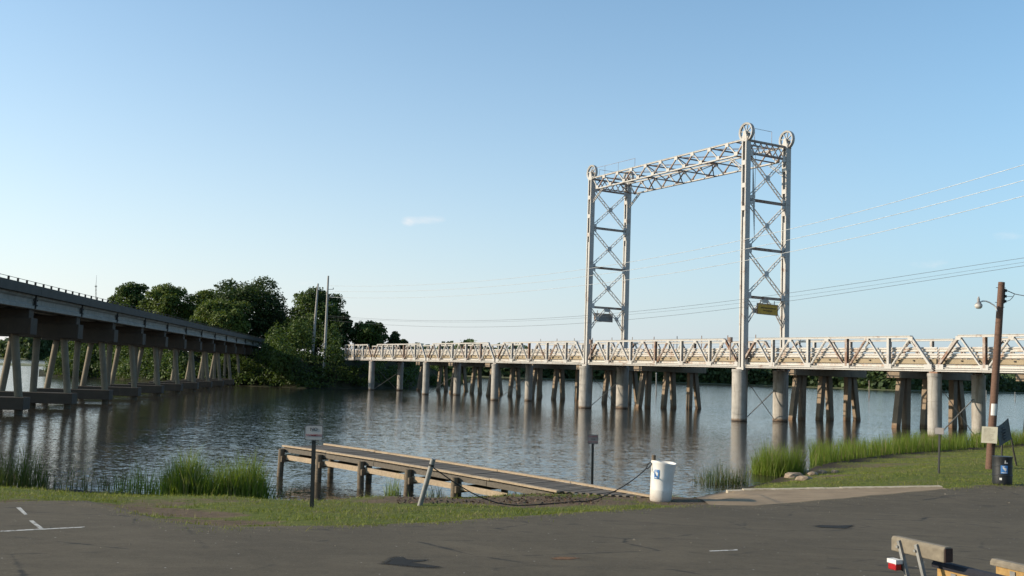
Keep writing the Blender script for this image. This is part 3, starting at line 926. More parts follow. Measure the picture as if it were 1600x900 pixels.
# towers
def laced(p, q, width, nside, mb, step=0.42, th=.045):
    """laced member: two angles and zig-zag lacing; width lies in the plane with normal nside"""
    p, q, nside = Vector(p), Vector(q), Vector(nside)
    d = (q - p); L = d.length; d.normalize(); sd = nside.cross(d).normalized()
    for sg in (-1, 1):
        a, b = p + sd * sg * width / 2, q + sd * sg * width / 2
        mb.bar(a, b, nside, .10, th)
    n = max(2, int(L / step))
    for k in range(n):
        s0 = -1 if k % 2 == 0 else 1
        mb.bar(p + d * (L * k / n) + sd * s0 * width / 2, p + d * (L * (k + 1) / n) - sd * s0 * width / 2, nside, .03, .04)
LV = [6.95, 11.1, 15.2, 19.35]            # strut levels of the towers (overwritten below by offsets)
for tt, dt, og in ((15, 0.04, 1), (21, 0.10, -1)):
    T = tt + dt
    for s in (0, 1):
        c = bp(T, s); top = 24.4
        mb = MB()
        for sg in (-1, 1):
            mb.bar(c + U * sg * .27 + Z * 4.62, c + U * sg * .27 + Z * top, U, .035, .50)
            for sw in (-1, 1):
                mb.bar(c + U * sg * .215 + W * sw * .262 + Z * 4.62, c + U * sg * .215 + W * sw * .262 + Z * top, U, .14, .022)
        for sw in (-1, 1): mb.bar(c - U * .10 + W * sw * .255 + Z * 4.62, c - U * .10 + W * sw * .255 + Z * 17.6, U, .20, .014)
        z = 18.4; k = 0
        while z < top - .3:
            for sw in (-1, 1): mb.box(c + W * sw * .28 + Z * z, U * .25, W * .011, Z * (.16 if z < 18 else .2))
            z += 1.35 if z < 16 else 2.0
            k += 1
        # full-height back plate so the groove reads dark
        mb.bar(c + W * .05 + Z * 4.62, c + W * .05 + Z * 16.5, U, .50, .03)
        # pedestal and bearing plates for the sheave
        mb.box(c + Z * 4.50, U * .40, W * .36, Z * .11)
        for sw in (-1, 1):
            mb.hexa([c + U * x + W * (sw * y) + Z * z for z, xx in ((24.3, .36), (25.2, .14)) for x, y in ((-xx, .19), (xx, .19), (xx, .25), (-xx, .25))])
        mb.build('tower_leg', M['steel'], db)
        # sheave
        mb = MB(); C = c + Z * ZS; R1, R2 = .84, .70; n = 40
        ring = []
        prof = [(R1, -.15), (R1, .15), (R1 - .06, .13), (R1 - .10, .10), (R2, .10), (R2, -.10), (R1 - .10, -.10), (R1 - .06, -.13)]
        b0 = len(mb.v)
        for i in range(n):
            a = 2 * math.pi * i / n
            for r_, w_ in prof: mb.v.append(tuple(C + U * math.cos(a) * r_ + Z * math.sin(a) * r_ + W * w_))
        m_ = len(prof)
        for i in range(n):
            for j in range(m_):
                mb.f.append((b0 + i * m_ + j, b0 + ((i + 1) % n) * m_ + j, b0 + ((i + 1) % n) * m_ + (j + 1) % m_, b0 + i * m_ + (j + 1) % m_)); mb.m.append(0)
        sh_ = mb.build('sheave', M['steel'], db, smooth=True)
        mb = MB()
        for k in range(8):
            a = k * math.pi / 4 + .2; d = U * math.cos(a) + Z * math.sin(a)
            mb.bar(C + d * .10, C + d * (R2 + .01), W, .10, .06)
        mb.tube(C - W * .26, C + W * .26, .13, .13, 14)
        mb.build('spokes', M['steel'], sh_)
    f, r_ = bp(T, 0), bp(T, 1)
    lv = [10.7, 14.95, 19.2, 23.45]
    for z in lv[:3]:
        mb = MB(); mb.bar(f + W * .28 + Z * z, r_ - W * .28 + Z * z, Z, .20, .20); mb.bar(f + W * .28 + Z * (z + .11), r_ - W * .28 + Z * (z + .11), Z, .02, .30)
        mb.build('tower_strut', M['steel_rust'], db)
    for k in range(3):
        z0, z1 = lv[k] + .25, lv[k + 1] - .25
        mb = MB(); laced(f + W * .3 + Z * z1 + U * .02, r_ - W * .3 + Z * z0 + U * .02, .30, U, mb)
        mb.build('lattice_brace', M['steel'], db)
        mb = MB(); laced(f + W * .3 + Z * z0 - U * .10, r_ - W * .3 + Z * z1 - U * .10, .24, U, mb)
        mb.build('lattice_brace', M['steel'], db)
        mb = MB(); mb.box((f + r_) / 2 + Z * (z0 + z1) / 2 - U * .17, W * .26, U * .012, Z * .24)
        for z in (z0 - .12, z1 + .12):
            for q in (f + W * .42, r_ - W * .42): mb.box(q + Z * z - U * .18, W * .22, U * .012, Z * .26)
        mb.build('gusset', M['plate'], db)
    # portal knee braces
    zt = lv[0]; mid = (f + r_) / 2
    mb = MB()
    for a, sg in ((f, 1), (r_, -1)):
        kn = a + W * sg * 1.15 + Z * (zt - 1.15)
        laced(a + W * sg * .28 + Z * (zt - 2.35), kn, .22, U, mb)
        laced(kn, mid - W * sg * .12 + Z * (zt - .1), .22, U, mb)
        laced(a + W * sg * .30 + Z * (zt - .15), kn, .20, U, mb)
        mb.box(kn - U * .08, W * .2, U * .012, Z * .2)
    mb.box(mid + Z * (zt - .22) - U * .08, W * .36, U * .012, Z * .2)
    mb.build('portal_brace', M['steel'], db)
    # cross girder between the legs at the top: double lattice
    mb = MB(); za, zb_ = 23.35, 24.45
    mb.bar(f + W * .3 + Z * zb_, r_ - W * .3 + Z * zb_, Z, .16, .24); mb.bar(f + W * .3 + Z * za, r_ - W * .3 + Z * za, Z, .16, .24)
    n = 6; span = (BW - .6)
    for k in range(n):
        for sg in (0, 1):
            x0, x1 = k / n * span, (k + 1) / n * span
            if sg: x0, x1 = x1, x0
            mb.bar(f + W * (.3 + x0) + Z * (za + .06) + U * (.05 if sg else -.05), f + W * (.3 + x1) + Z * (zb_ - .06) + U * (.05 if sg else -.05), U, .05, .085)
            x0, x1 = max(0, (k - .5)) / n * span, min(n, k + .5) / n * span
    mb.build('cross_girder', M['steel_rust'], db)
    # small hand rail on top
    mb = MB()
    a, b_ = f + W * .95 + Z * 24.5, f + W * 3.0 + Z * 24.5
    mb.path([a, a + Z * 1.1, b_ + Z * 1.1, b_], .022, 5)
    mb.build('handrail', M['steel_rust'], db)
# ladder on the near tower
mb = MB(); f = bp(21.1, 0) + W * .85 - U * .1
for o_ in (-.15, .15): mb.bar(f + W * o_ + Z * 19.4, f + W * o_ + Z * 23.3, U, .03, .03)
for k in range(11): mb.bar(f - W * .15 + Z * (19.6 + k * .33), f + W * .15 + Z * (15.6 + k * .33), U, .02, .02)
mb.build('ladder', M['plate'], db)
# overhead trusses between the towers
TA, TB_ = 15.04, 21.10
NP = 10; OZT, OZB = 24.5, 23.25
def op(k, s, z): return bp(TA + (TB_ - TA) * k / NP, s, z)
for s in (0, 1):
    mb = MB(); sg = -1 if s == 0 else 1
    laced(op(0.1, s, OZT), op(NP - .1, s, OZT), .14, Z, mb, .5); mb.bar(op(.1, s, OZT + .07), op(NP - .1, s, OZT + .07), W, .24, .025)
    mb.bar(op(.5, s, OZB), op(NP - .5, s, OZB), W, .24, .12)
    for k in range(NP):
        mb.box(op(k + .5, s, OZB + .14) + W * sg * .14, U * .22, W * .012, Z * .17)
        if k: mb.box(op(k, s, OZT - .14) + W * sg * .14, U * .22, W * .012, Z * .17)
    ot = mb.build('overhead_truss', M['steel'], db)
    for k in range(NP):
        for a, b_ in ((k, k + .5), (k + 1, k + .5)):
            p = MB(); p.bar(op(min(max(a, .12), NP - .12), s, OZT - .08) , op(b_, s, OZB + .05), W, .12, .10); p.build('diagonal', M['steel'] if a == k else M['steel_rust'], ot)
mb = MB()
for k in (0.6, 2, 4, 6, 8, 9.4):
    mb.bar(op(k, 0, OZT) + W * .14, op(k, 1, OZT) - W * .14, Z, .12, .10)
    mb.bar(op(k, 0, OZB) + W * .14, op(k, 1, OZB) - W * .14, Z, .10, .10)
for k in range(0, NP, 2):
    a, b_ = max(k, .3), min(k + 2, NP - .3)
    mb.bar(op(a, 0, OZT - .05) + W * .2, op(b_, 1, OZT - .05) - W * .2, Z, .07, .09)
    mb.bar(op(a, 1, OZB + .05) - W * .2, op(b_, 0, OZB + .05) + W * .2, Z, .07, .09)
for k in (4, 6):
    mb.bar(op(k, 0, OZT - .1) + W * .15, op(k, .5, OZB + .1), U, .06, .08); mb.bar(op(k, 1, OZT - .1) - W * .15, op(k, .5, OZB + .1), U, .06, .08)
mb.build('overhead_lateral', M['steel_rust'], db)
for s in (0, 1):      # knee braces under the ends
    for k0, k1 in ((0.12, .9), (NP - .12, NP - .9)):
        mb = MB(); laced(op(k0, s, 21.9), op(k1, s, OZB - .05), .2, W, mb)
        mb.build('knee_brace', M['steel'], db)
mb = MB()
for s in (0, 1):
    mb.path([op(.3, s, OZT + 1.05), op(3.2, s, OZT + .95)], .018, 5)
    for k in (1, 2, 3.2): mb.path([op(k, s, OZT), op(k, s, OZT + 1.0)], .018, 5)
mb.build('handrail', M['steel_rust'], db)
# operator's little lamp housings beside the tower feet
mb = MB()
for tt, dd in ((15.3, .2), (20.75, -.2)):
    c = bp(tt, 0, 7.0, -.25); mb.tube(c - Z * .25, c + Z * .2, .2, .2, 12); mb.bar(bp(tt, 0, 5.2, -.25), c - Z * .2, W, .10, .10)
mb.build('winch_housing', M['steel_rust'], db)

# clearance boards hanging in the portals
t = NT('yellow_board')
n = t.noise(3, 6, .7)
M['yellow'] = t.fin(t.mix(t.ramp(n, [(.35, 0.0), (.7, 1.0)]), (0.50, 0.27, 0.015), (0.72, 0.42, 0.035)), .6)
M['grey_board'] = m_plain('grey_board', (0.22, 0.23, 0.23), .6)
def board(T, mat, label, along, tilt, wid, hgt, zc, lines, inkm, sc):
    c = bp(T, sc, zc) + U * along
    ax = (W * math.cos(tilt) + Z * math.sin(tilt)); up = (Z * math.cos(tilt) - W * math.sin(tilt))
    b0 = thing('clearance_board', c - up * hgt / 2, label, 'sign')
    mb = MB(); mb.box(c, ax * wid / 2, up * hgt / 2, U * .03); bo = mb.build('board', mat, b0)
    mb = MB()
    for sg in (-1, 1): mb.box(c + up * sg * (hgt / 2 + .025), ax * (wid / 2 + .05), up * .024, U * .05)
    for sg in (-1, 1): mb.box(c + ax * sg * (wid / 2 + .025), ax * .024, up * (hgt / 2), U * .05)
    for sg in (-1, 1): mb.box(c + ax * sg * wid * .35 + up * (hgt / 2 + .2), ax * .03, up * .15, U * .02)
    mb.build('frame', M['steel_rust'], b0)
    if lines:
        mb = MB()
        for (y0, x0, x1, n) in lines:       # worn, unreadable rows of letters
            for k in range(n):
                xx = x0 + (x1 - x0) * (k + .5) / n
                mb.box(c + ax * xx * wid / 2 + up * y0 * hgt / 2 - U * .034, ax * (x1 - x0) * wid / 2 / n * .36, up * hgt * .07, U * .003)
        mb.build('lettering', inkm, b0)
    return b0
board(21.10, M['yellow'], 'dull yellow clearance board with worn lettering hanging in the near right bridge tower', -.32, -.02, 2.35, .86, 9.72, [(.25, -.7, .85, 12), (-.3, -.45, .5, 8)], m_plain('faded_ink', (.12, .07, .01), .7), .5)
board(15.04, M['grey_board'], 'grey back of a clearance board hanging in the far left bridge tower', .35, .0, 2.3, .80, 9.68, None, None, .46)

# ================================================================== RAIL TRESTLE (behind the drawbridge)
TR0 = at(1236, 656, 0)
TSP = 11.55
rt = thing('rail_trestle', TR0 + U * 30 + W * 4, 'concrete trestle on battered piles running close behind the drawbridge', 'bridge')
def tp(k, off, z): return TR0 + U * (TSP * (k - 1)) + W * off + Z * z
CAPL = 9.3
bents = [-1, 0, 1, 3, 4, 5, 6, 7, 8]
first_cap = None
for k in bents:
    if first_cap is None:
        mb = MB()
        prof = [(-.72, 4.12), (.72, 4.12), (.72, 4.92), (.40, 4.92), (.40, 5.15), (-.40, 5.15), (-.40, 4.92), (-.72, 4.92)]
        mb.extrude(prof, tp(k, -.15, 0), tp(k, CAPL, 0), U, Z)
        first_cap = (mb.build('pile_cap', M['trestle'], rt, bevel=.02), k)
    else:
        copy_part(first_cap[0], rt, U * TSP * (k - first_cap[1]))
first_piles = None
PILES = [(.75, -.05), (1.45, 1.35), (4.05, 3.55), (4.85, 5.2), (7.5, 7.4), (8.2, 9.0)]
for k in bents:
    if first_piles is None:
        first_piles = []
        for tpo, bto in PILES:
            mb = MB(); a, b_ = tp(k, bto, -1.2), tp(k, tpo, 4.13)
            b2 = b_ + (b_ - a) * .0
            h = .26
            mb.hexa([a - U * h - W * h, a + U * h - W * h, a + U * h + W * h, a - U * h + W * h, b2 - U * h - W * h, b2 + U * h - W * h, b2 + U * h + W * h, b2 - U * h + W * h])
            first_piles.append(mb.build('pile', M['trestle'], rt, bevel=.03))
        k_first = k
    else:
        for p in first_piles: copy_part(p, rt, U * TSP * (k - k_first))
mb = MB()
for off in (1.6, 3.2, 4.8, 6.4):
    mb.bar(tp(-1.4, off, 5.44), tp(8.6, off, 5.44), W, .5, .56)
mb.box(tp(3.6, 4.0, 5.83), U * TSP * 5, W * 3.1, Z * .10)
mb.build('trestle_deck', M['trestle'], rt)
mb = MB()
for off in (.95, 7.05):
    for z in (6.5, 7.1, 7.7): mb.tube(tp(1.15, off, z), tp(5.0, off, z), .008, .008, 4)
rw = mb.build('handrail_wire', M['galv'], rt)
kk = 1.15; j = 0; fp = None
while kk < 5.0:
    for off in (.95, 7.05):
        if fp is None:
            m2 = MB(); m2.bar(tp(kk, off, 5.9), tp(kk, off, 8.0), W, .06, .06); fp = m2.build('handrail_post', M['steel_rust'], rt); kf, of_ = kk, off
        else:
            copy_part(fp, rt, U * TSP * (kk - kf) + W * (off - of_))
    kk += .345

# ================================================================== HIGHWAY BRIDGE (left)
H0 = Vector((-29.6, 62.0, 0)); HS = Vector((-1.22, 9.67, 0))
HU = HS.normalized(); HW = Vector((-HU.y, HU.x, 0))          # HW points left, away from the visible face
HL = HS.length
hb = thing('highway_bridge', H0 + HS * 5 + HW * 2.5, 'grey concrete girder bridge on battered piles running from the left edge to the island', 'bridge')
def hp(k, off, z): return H0 + HS * k + HW * off + Z * z
NB = 13
CAPW = 5.5
proto = None
for k in range(-2, NB + 1):
    if proto is None:
        proto = []
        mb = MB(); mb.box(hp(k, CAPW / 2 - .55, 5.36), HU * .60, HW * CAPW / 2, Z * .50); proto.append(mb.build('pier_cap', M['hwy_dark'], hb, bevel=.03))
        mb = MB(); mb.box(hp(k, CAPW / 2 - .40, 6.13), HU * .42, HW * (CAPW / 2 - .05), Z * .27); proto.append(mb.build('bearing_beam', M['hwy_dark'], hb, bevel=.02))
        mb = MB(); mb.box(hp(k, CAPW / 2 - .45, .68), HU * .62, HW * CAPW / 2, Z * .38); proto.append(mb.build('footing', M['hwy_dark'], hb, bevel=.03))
        for bo, to, du in ((0.0, .55, 0), (2.35, 2.35, 0), (4.5, 3.95, 0)):
            mb = MB(); mb.path([hp(k, bo - .05 * (1 if bo < 1 else -1 if bo > 3 else 0), -1.2), hp(k, bo, .6), hp(k, to, 4.95)], .235, 12)
            proto.append(mb.build('pile', M['hwy_pile'], hb, smooth=True))
        kf = k
    else:
        for p in proto: copy_part(p, hb, HS * (k - kf))
GPROF = [(.10, 6.42), (.55, 6.42), (.55, 6.62), (.42, 6.74), (.42, 7.0), (.55, 7.1), (.55, 7.24), (.10, 7.24), (.10, 7.1), (.23, 7.0), (.23, 6.74), (.10, 6.62)]
gp = None
for k in range(-2, NB):
    for off in (-.62, .85, 2.35, 3.85):
        if gp is None:
            mb = MB(); mb.extrude([(a, b) for a, b in GPROF], hp(k, off, 0) + HU * .05, hp(k + 1, off, 0) - HU * .05, HW, Z)
            gp = mb.build('girder', M['hwy_light'], hb); kf, of_ = k, off
        else: copy_part(gp, hb, HS * (k - kf) + HW * (off - of_))
mb = MB()
for k in range(-2, NB + 1):        # joint plates and bolts between girders
    mb = MB(); mb.box(hp(k, -.52, 6.83), HU * .045, HW * .08, Z * .40)
    for dz in (-.2, .1):
        for du in (-.35, .35): mb.box(hp(k, -.53, 6.85 + dz) + HU * du, HU * .045, HW * .03, Z * .045)
    mb.build('girder_joint', M['dark'], hb)
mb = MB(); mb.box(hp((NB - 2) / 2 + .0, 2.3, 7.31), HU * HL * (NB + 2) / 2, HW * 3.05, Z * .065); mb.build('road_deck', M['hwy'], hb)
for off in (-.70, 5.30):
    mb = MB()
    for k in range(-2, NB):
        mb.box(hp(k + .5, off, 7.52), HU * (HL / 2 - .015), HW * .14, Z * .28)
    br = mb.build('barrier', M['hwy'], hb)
    mb = MB()
    n = int(HL * (NB + 2) / 1.5)
    for j in range(n):
        c = hp(-2, off, 7.80) + HU * (j + .5) * 1.5; mb.bar(c, c + Z * .22, HW, .09, .12)
    mb.tube(hp(-2, off, 8.0), hp(NB, off, 8.0), .016, .016, 5)
    mb.build('railing', M['hwy_dark'], br)
# abutment bank at the far end
mb = MB(); c = hp(NB + .25, 2.3, 0)
mb.hexa([c + HU * a + HW * b + Z * z for z, k_ in ((-.5, 1.0), (6.4, .32)) for a, b in ((-6 * k_ * 1.2, -8 * k_), (30, -8 * k_), (30, 8 * k_), (-6 * k_ * 1.2, 8 * k_))])
ab = mb.build('embankment', m_plain('embankment_soil', (.07, .06, .055), .95, .4, .8)); tag(ab, kind='structure')

# ================================================================== UTILITY POLES AND WIRES ON THE ISLAND
pA = at_depth(506, 583, 164); pAt = at_depth(513, 431, 164)
pB = at_depth(488.5, 550, 171); pBt = at_depth(497, 443, 171)
def island_pole(b, tp_, lab, arms):
    b = Vector(b); t_ = Vector(tp_)
    o = thing('utility_pole', b, lab, 'utility pole', 'tall utility poles on the island')
    mb = MB(); mb.path([b - Z * 1.5, b, b.lerp(t_, .5), t_], [.26, .25, .20, .14], 12); mb.build('pole', M['pole_grey'], o, smooth=True)
    for fz in arms:
        c = b.lerp(t_, fz)
        mb = MB(); mb.bar(c, c + Vector((.95, 0, .05)), Z, .08, .08); mb.tube(c + Vector((.9, 0, .05)), c + Vector((.9, 0, .3)), .06, .06, 8)
        mb.build('crossarm', M['lamp'], o)
    return o
island_pole(pA, pAt, 'taller pale utility pole standing nearest the water on the island bank', (.86, .78, .70))
island_pole(pB, pBt, 'shorter pale utility pole just behind and left of the taller one', (.9,))
def wire(name, p, q, sag, mat, lab, r=.012, n=40, group=None):
    p, q = Vector(p), Vector(q)
    mb = MB(); pts = []
    for i in range(n + 1):
        f = i / n; c = p.lerp(q, f); c.z -= sag * 4 * f * (1 - f); pts.append(c)
    mb.path(pts, r, 5)
    return tag(mb.build(name, mat, smooth=True), lab, 'wire', group)
WL = pA.lerp(pAt, .62)
def wire_px(pxs, y0, y1, r, mat, lab, group):
    """a cable hung through points seen in the photo, its depth running evenly from y0 to y1"""
    n = len(pxs); pts = []
    x0, x1 = pxs[0][0], pxs[-1][0]
    X = np.array([p[0] for p in pxs]); Y = np.array([p[1] for p in pxs])
    co = np.polyfit(X, Y, min(3, n - 1))
    inv0, inv1 = 1 / y0, 1 / y1
    for i in range(61):
        x = x0 + (x1 - x0) * i / 60
        d = 1 / (inv0 + (inv1 - inv0) * (x - x0) / (x1 - x0))
        pts.append(at_depth(x, float(np.polyval(co, x)), d))
    mb = MB(); 
    rr = [r * (0.35 + 0.65 * p.y / y0) for p in pts]
    mb.path(pts, rr, 5)
    return tag(mb.build('overhead_wire', mat, smooth=True), lab, 'wire', group)
wg = 'overhead wires across the lake'
wire_px([(512, 493), (640, 500.5), (780, 500.5), (900, 494), (1090, 476.5), (1235, 457), (1420, 430), (1600, 404), (1700, 388)], 172, 34, .015, M['wire'], 'dark upper wire from the island poles passing behind the gantry towers', wg)
wire_px([(512, 495), (640, 503), (780, 503), (900, 497), (1090, 481), (1235, 463), (1420, 438), (1600, 410), (1700, 394)], 172, 34, .010, M['wire'], 'thin dark middle wire just under the upper one from the island poles', wg)
wire_px([(512, 497), (600, 510), (700, 514), (860, 506), (1000, 495), (1240, 470), (1420, 444), (1600, 415.5), (1700, 400)], 172, 34, .015, M['wire'], 'dark lowest wire from the island poles sagging over the drawbridge', wg)
wg2 = 'bright wires rising to the right'
for dy, (a, b_), lb in ((0, (357, 258), 'highest'), (15, (372, 284), 'middle'), (32, (391, 309), 'lowest')):
    wire_px([(514, 446 + dy * .55), (760, 440 + dy * .7), (985, 408 + dy * .85), (1235, a), (1420, (a + b_) / 2 + 3), (1600, b_), (1720, b_ - 38)], 172, 26, .021, M['wire_light'],
            lb + ' of the three thin bright wires climbing to the upper right of the sky', wg2)

# radio mast far away
b = at_depth(150, 560, 820); tpm = at_depth(151, 430, 820)
o = thing('radio_mast', (b.x, b.y, 0.5), 'slender radio mast far away on the horizon above the highway bridge', 'mast')
mb = MB(); 
for a in range(3):
    dx = Vector((math.cos(a * 2.1) * .5, math.sin(a * 2.1) * .5, 0)); mb.tube(Vector((b.x, b.y, 0)) + dx, tpm + dx - Z * 8, .10, .10, 5)
mb.tube(tpm - Z * 8, tpm, .16, .08, 6)
n = 22
for k in range(n):
    c0 = Vector((b.x, b.y, 0)).lerp(tpm - Z * 8, k / n); c1 = Vector((b.x, b.y, 0)).lerp(tpm - Z * 8, (k + 1) / n)
    for a in range(3):
        d0 = Vector((math.cos(a * 2.1) * .5, math.sin(a * 2.1) * .5, 0)); d1 = Vector((math.cos((a + 1) * 2.1) * .5, math.sin((a + 1) * 2.1) * .5, 0))
        mb.tube(c0 + d0, c1 + d1, .06, .06, 4)
mb.build('lattice', M['galv'], o)
mb = MB(); c = tpm - Z * 9; mb.tube(c - Vector((.9, 0, 0)), c + Vector((.9, 0, 0)), .3, .3, 8); mb.build('antenna', M['galv'], o)

# channel marker posts on the lake
for (px, pb, ptop, r, lab) in [(1025.5, 617, 584, .14, 'pale channel post standing in the lake under the lift span'), (1358, 622, 596, .10, 'thin rusty post in the lake behind the right truss span'),
                         (1541, 625, 611, .12, 'short white marker post in the lake left of the wooden lamp pole'), (1586, 627, 614, .12, 'short marker post in the lake at the right edge'), (1327, 612, 604, .14, 'small white marker far out beneath the right truss span')]:
    b = at(px, pb, 0); tt_ = at_depth(px, ptop, b.y)
    mb = MB(); mb.path([b - Z * .6, b, tt_], [r, r, r * .85], 8); mb.path([tt_ - Z * .05, tt_ + Z * .25], [r * 1.3, r * .4], 8)
    tag(mb.build('channel_marker', M['galv'] if r > .1 else M['steel_rust'], smooth=True), lab, 'marker post')

# ================================================================== DOCK
A0 = at(442, 699, .90)
dk_e = Vector((.775, -.632, 0)).normalized(); dk_n = Vector((dk_e.y * -1, dk_e.x, 0)); DWID = 1.72
dk_n = Vector((.632, .775, 0)).normalized()
near_end = at(872, 774, .56); far_end = at(1004, 772.5, .52)
Ln = (near_end - A0).dot(dk_e); Lf = (far_end - A0).dot(dk_e)
dk_e = Vector((near_end.x - A0.x, near_end.y - A0.y, 0)).normalized(); dk_n = Vector((-dk_e.y, dk_e.x, 0))
Ln = (near_end - A0).dot(dk_e); Lf = Ln + 1.75
def dz(s): return .90 - (.36) * max(0, min(1, s / Lf)) ** 1.4
def dp(s, o, z=0): p = A0 + dk_e * s + dk_n * o; return Vector((p.x, p.y, dz(s) + z))
dk = thing('fishing_dock', dp(4, DWID / 2, -.9), 'weathered plank fishing dock sloping from the lake up to the shore', 'dock')
mb = MB(); s = .02
while s < Lf - .15:
    o0 = 0.03; o1 = DWID - .03
    if s > Ln - .6: o0 = (s - Ln + .6) / 2.2 * DWID
    if o0 > o1 - .1: break
    j = rng.uniform(-.006, .006)
    mb.bar(dp(s + .068, o0, j), dp(s + .068, o1, j + rng.uniform(-.004, .004)), dk_e, .132, .036)
    s += .145
mb.build('planking', M['dock_plank'], dk)
mb = MB()
def railpiece(o, L_, w_, h_, z):
    n = 5
    for k in range(n):
        a, b_ = L_ * k / n, L_ * (k + .992) / n
        mb.bar(dp(a, o, z + rng.uniform(-.008, .008)), dp(b_, o, z + rng.uniform(-.008, .008)), dk_n, w_, h_)
railpiece(.02, Ln, .13, .05, .055); railpiece(DWID - .02, Lf, .13, .05, .055)
mb.build('edge_board', M['dock_rim'], dk)
mb = MB(); railpiece(-.03, Ln * .99, .05, .13, -.075); railpiece(DWID + .03, Lf * .95, .05, .13, -.075)
mb.bar(dp(.0, 0, -.1), dp(.0, DWID, -.1), dk_e, .05, .14)
mb.build('rim_joist', M['dock_plank'], dk)
mb = MB(); railpiece(-.06, Ln * .86, .045, .15, -.285); railpiece(DWID + .06, Lf * .8, .045, .15, -.285)
mb.build('lower_stringer', M['dock_rim'], dk)
first = None
for s in (.16, 2.1, 4.1, 6.15, 8.0):
    for o in (-.16, DWID + .16):
        zt = dz(s) - .03; mb = MB()
        c = dp(s, o); bt = Vector((c.x + rng.uniform(-.05, .05), c.y, -.7)); mb.path([bt, Vector((c.x, c.y, zt * .5)), Vector((c.x, c.y, zt))], [.105, .10, .098], 10)
        mb.build('post', M['dock_post'], dk, smooth=True)
    mb = MB(); mb.bar(dp(s + .12, -.25, -.34), dp(s + .12, DWID + .25, -.34), dk_e, .06, .18); mb.build('cross_beam', M['dock_post'], dk)

# ================================================================== SIGNS NEAR THE SHORE
def post_sign(base, top, w_, h_, face, lab, body, tsize, tmat, post_r=.03, board=None, flip=0.0, name='sign_post'):
    b, t_ = Vector(base), Vector(top)
    o = thing('shore_sign', b, lab, 'sign')
    up = (t_ - b).normalized()
    xd = Vector((math.cos(flip), math.sin(flip), 0)); nd = xd.cross(up).normalized(); xd = up.cross(nd)
    mb = MB()
    sx, sy = xd * post_r, nd * post_r * .6
    # U-channel post
    mb.box((b + t_) / 2 - up * .1, xd * post_r, nd * .008, up * ((t_ - b).length / 2 + .08))
    for sg in (-1, 1): mb.box((b + t_) / 2 - up * .1 + xd * sg * post_r - nd * .02, xd * .006, nd * .022, up * ((t_ - b).length / 2 + .08))
    mb.build('post', M['black_post'], o)
    c = t_ - up * (h_ / 2) + nd * .018
    mb = MB(); n = 5; r = .035; pts = []
    for cx, cy, a0 in ((1, -1, -90), (1, 1, 0), (-1, 1, 90), (-1, -1, 180)):
        for k in range(n + 1):
            a = math.radians(a0 + 90 * k / n); pts.append((cx * (w_ / 2 - r) + r * math.cos(a), cy * (h_ / 2 - r) + r * math.sin(a)))
    mb.extrude(pts, c, c + nd * .004, xd, up); pl = mb.build('plate', board or M['sign_white'], o)
    mb = MB()
    ring = [(x * .93, y * .91) for x, y in pts]; ring2 = [(x * .985, y * .975) for x, y in pts]
    m_ = len(pts); vs = [c + nd * .0055 + xd * x + up * y for x, y in ring + ring2]
    mb.add(vs, [(i, (i + 1) % m_, m_ + (i + 1) % m_, m_ + i) for i in range(m_)]); mb.build('border', M['ink'], pl)
    if body:
        lines = body
        for (txt, yy, sz, mt) in lines:
            text_mesh('lettering', txt, sz, mt, o, c + nd * .0075 + up * yy, xd, up)
    for yy in (-.4, .4):
        pass
    return o
b = at_ground(487, 793); t1 = at_depth(491, 664, b.y)
post_sign(b, t1, .365, .305, 0, 'white NO SWIMMING sign on a dark post in the grass left of the dock', [('NO', .065, .095, M['ink']), ('SWIMMING', -.052, .064, M['red'])], 0, None, .032)
b = at_ground(925, 774); t1 = at_depth(926.5, 679, b.y)
post_sign(b, t1, .30, .265, 0, 'small faded NO FISHING FROM BOAT DOCK sign beside the landward end of the dock', [('NO FISHING', .075, .046, M['red']), ('FROM', .0, .044, M['ink']), ('BOAT DOCK', -.078, .046, M['red'])], 0, None, .028, board=M['sign_grey'])
b = at_ground(1466.5, 740); t1 = at_depth(1468, 668, b.y)
post_sign(b, t1, .33, .24, 0, 'small pale sign on a thin dark post in the grass near the round concrete piers', None, 0, None, .026, board=M['sign_grey'], flip=-.75)

# leaning metal post and the rope
lb = at_ground(656, 790); lt = at_depth(677, 717, lb.y - .05)
lp = thing('leaning_post', lb, 'leaning grey metal pipe post in the grass holding one end of the rope', 'post')
mb = MB(); mb.path([lb - (lt - lb) * .1, lb, lt], .055, 12); mb.build('pipe', M['galv'], lp, smooth=True)
mb = MB(); d_ = (lt - lb).normalized(); mb.path([lt - d_ * .16, lt - d_ * .12], .062, 12); mb.build('rope_collar', M['rope'], lp, smooth=True)

# white drum with its stub post
wb = at_ground(1032, 783)
t = NT('white_drum')
n = t.noise(2.0, 6); n2 = t.noise(7, 6, .7)
c = t.mix(t.ramp(n, [(.35, 0.0), (.7, 1.0)]), (.72, .67, .60), (.90, .88, .84))
c = t.mix(t.ramp(n2, [(.6, 0.0), (.78, .5)]), c, (.36, .28, .21))
c = t.mix(t.ramp(t.math('SUBTRACT', t.sep()[2], float(wb.z)), [(.0, .55), (.25, 0.0)]), c, (.25, .17, .11))
M['white_plastic'] = t.fin(c, .45)
dr = thing('white_drum', wb, 'dented white plastic drum leaning open at the top beside the dock, with blue recycling sticker', 'barrel')
mb = MB(); n = 40; lean = Vector((.045, -.03, 0))
prof = [(0, .245), (.03, .262), (.06, .268), (.26, .272), (.28, .276), (.30, .272), (.55, .278), (.60, .284), (.63, .279), (.84, .286), (.90, .290), (.93, .293), (.955, .287), (.955, .27), (.80, .262), (.1, .24)]
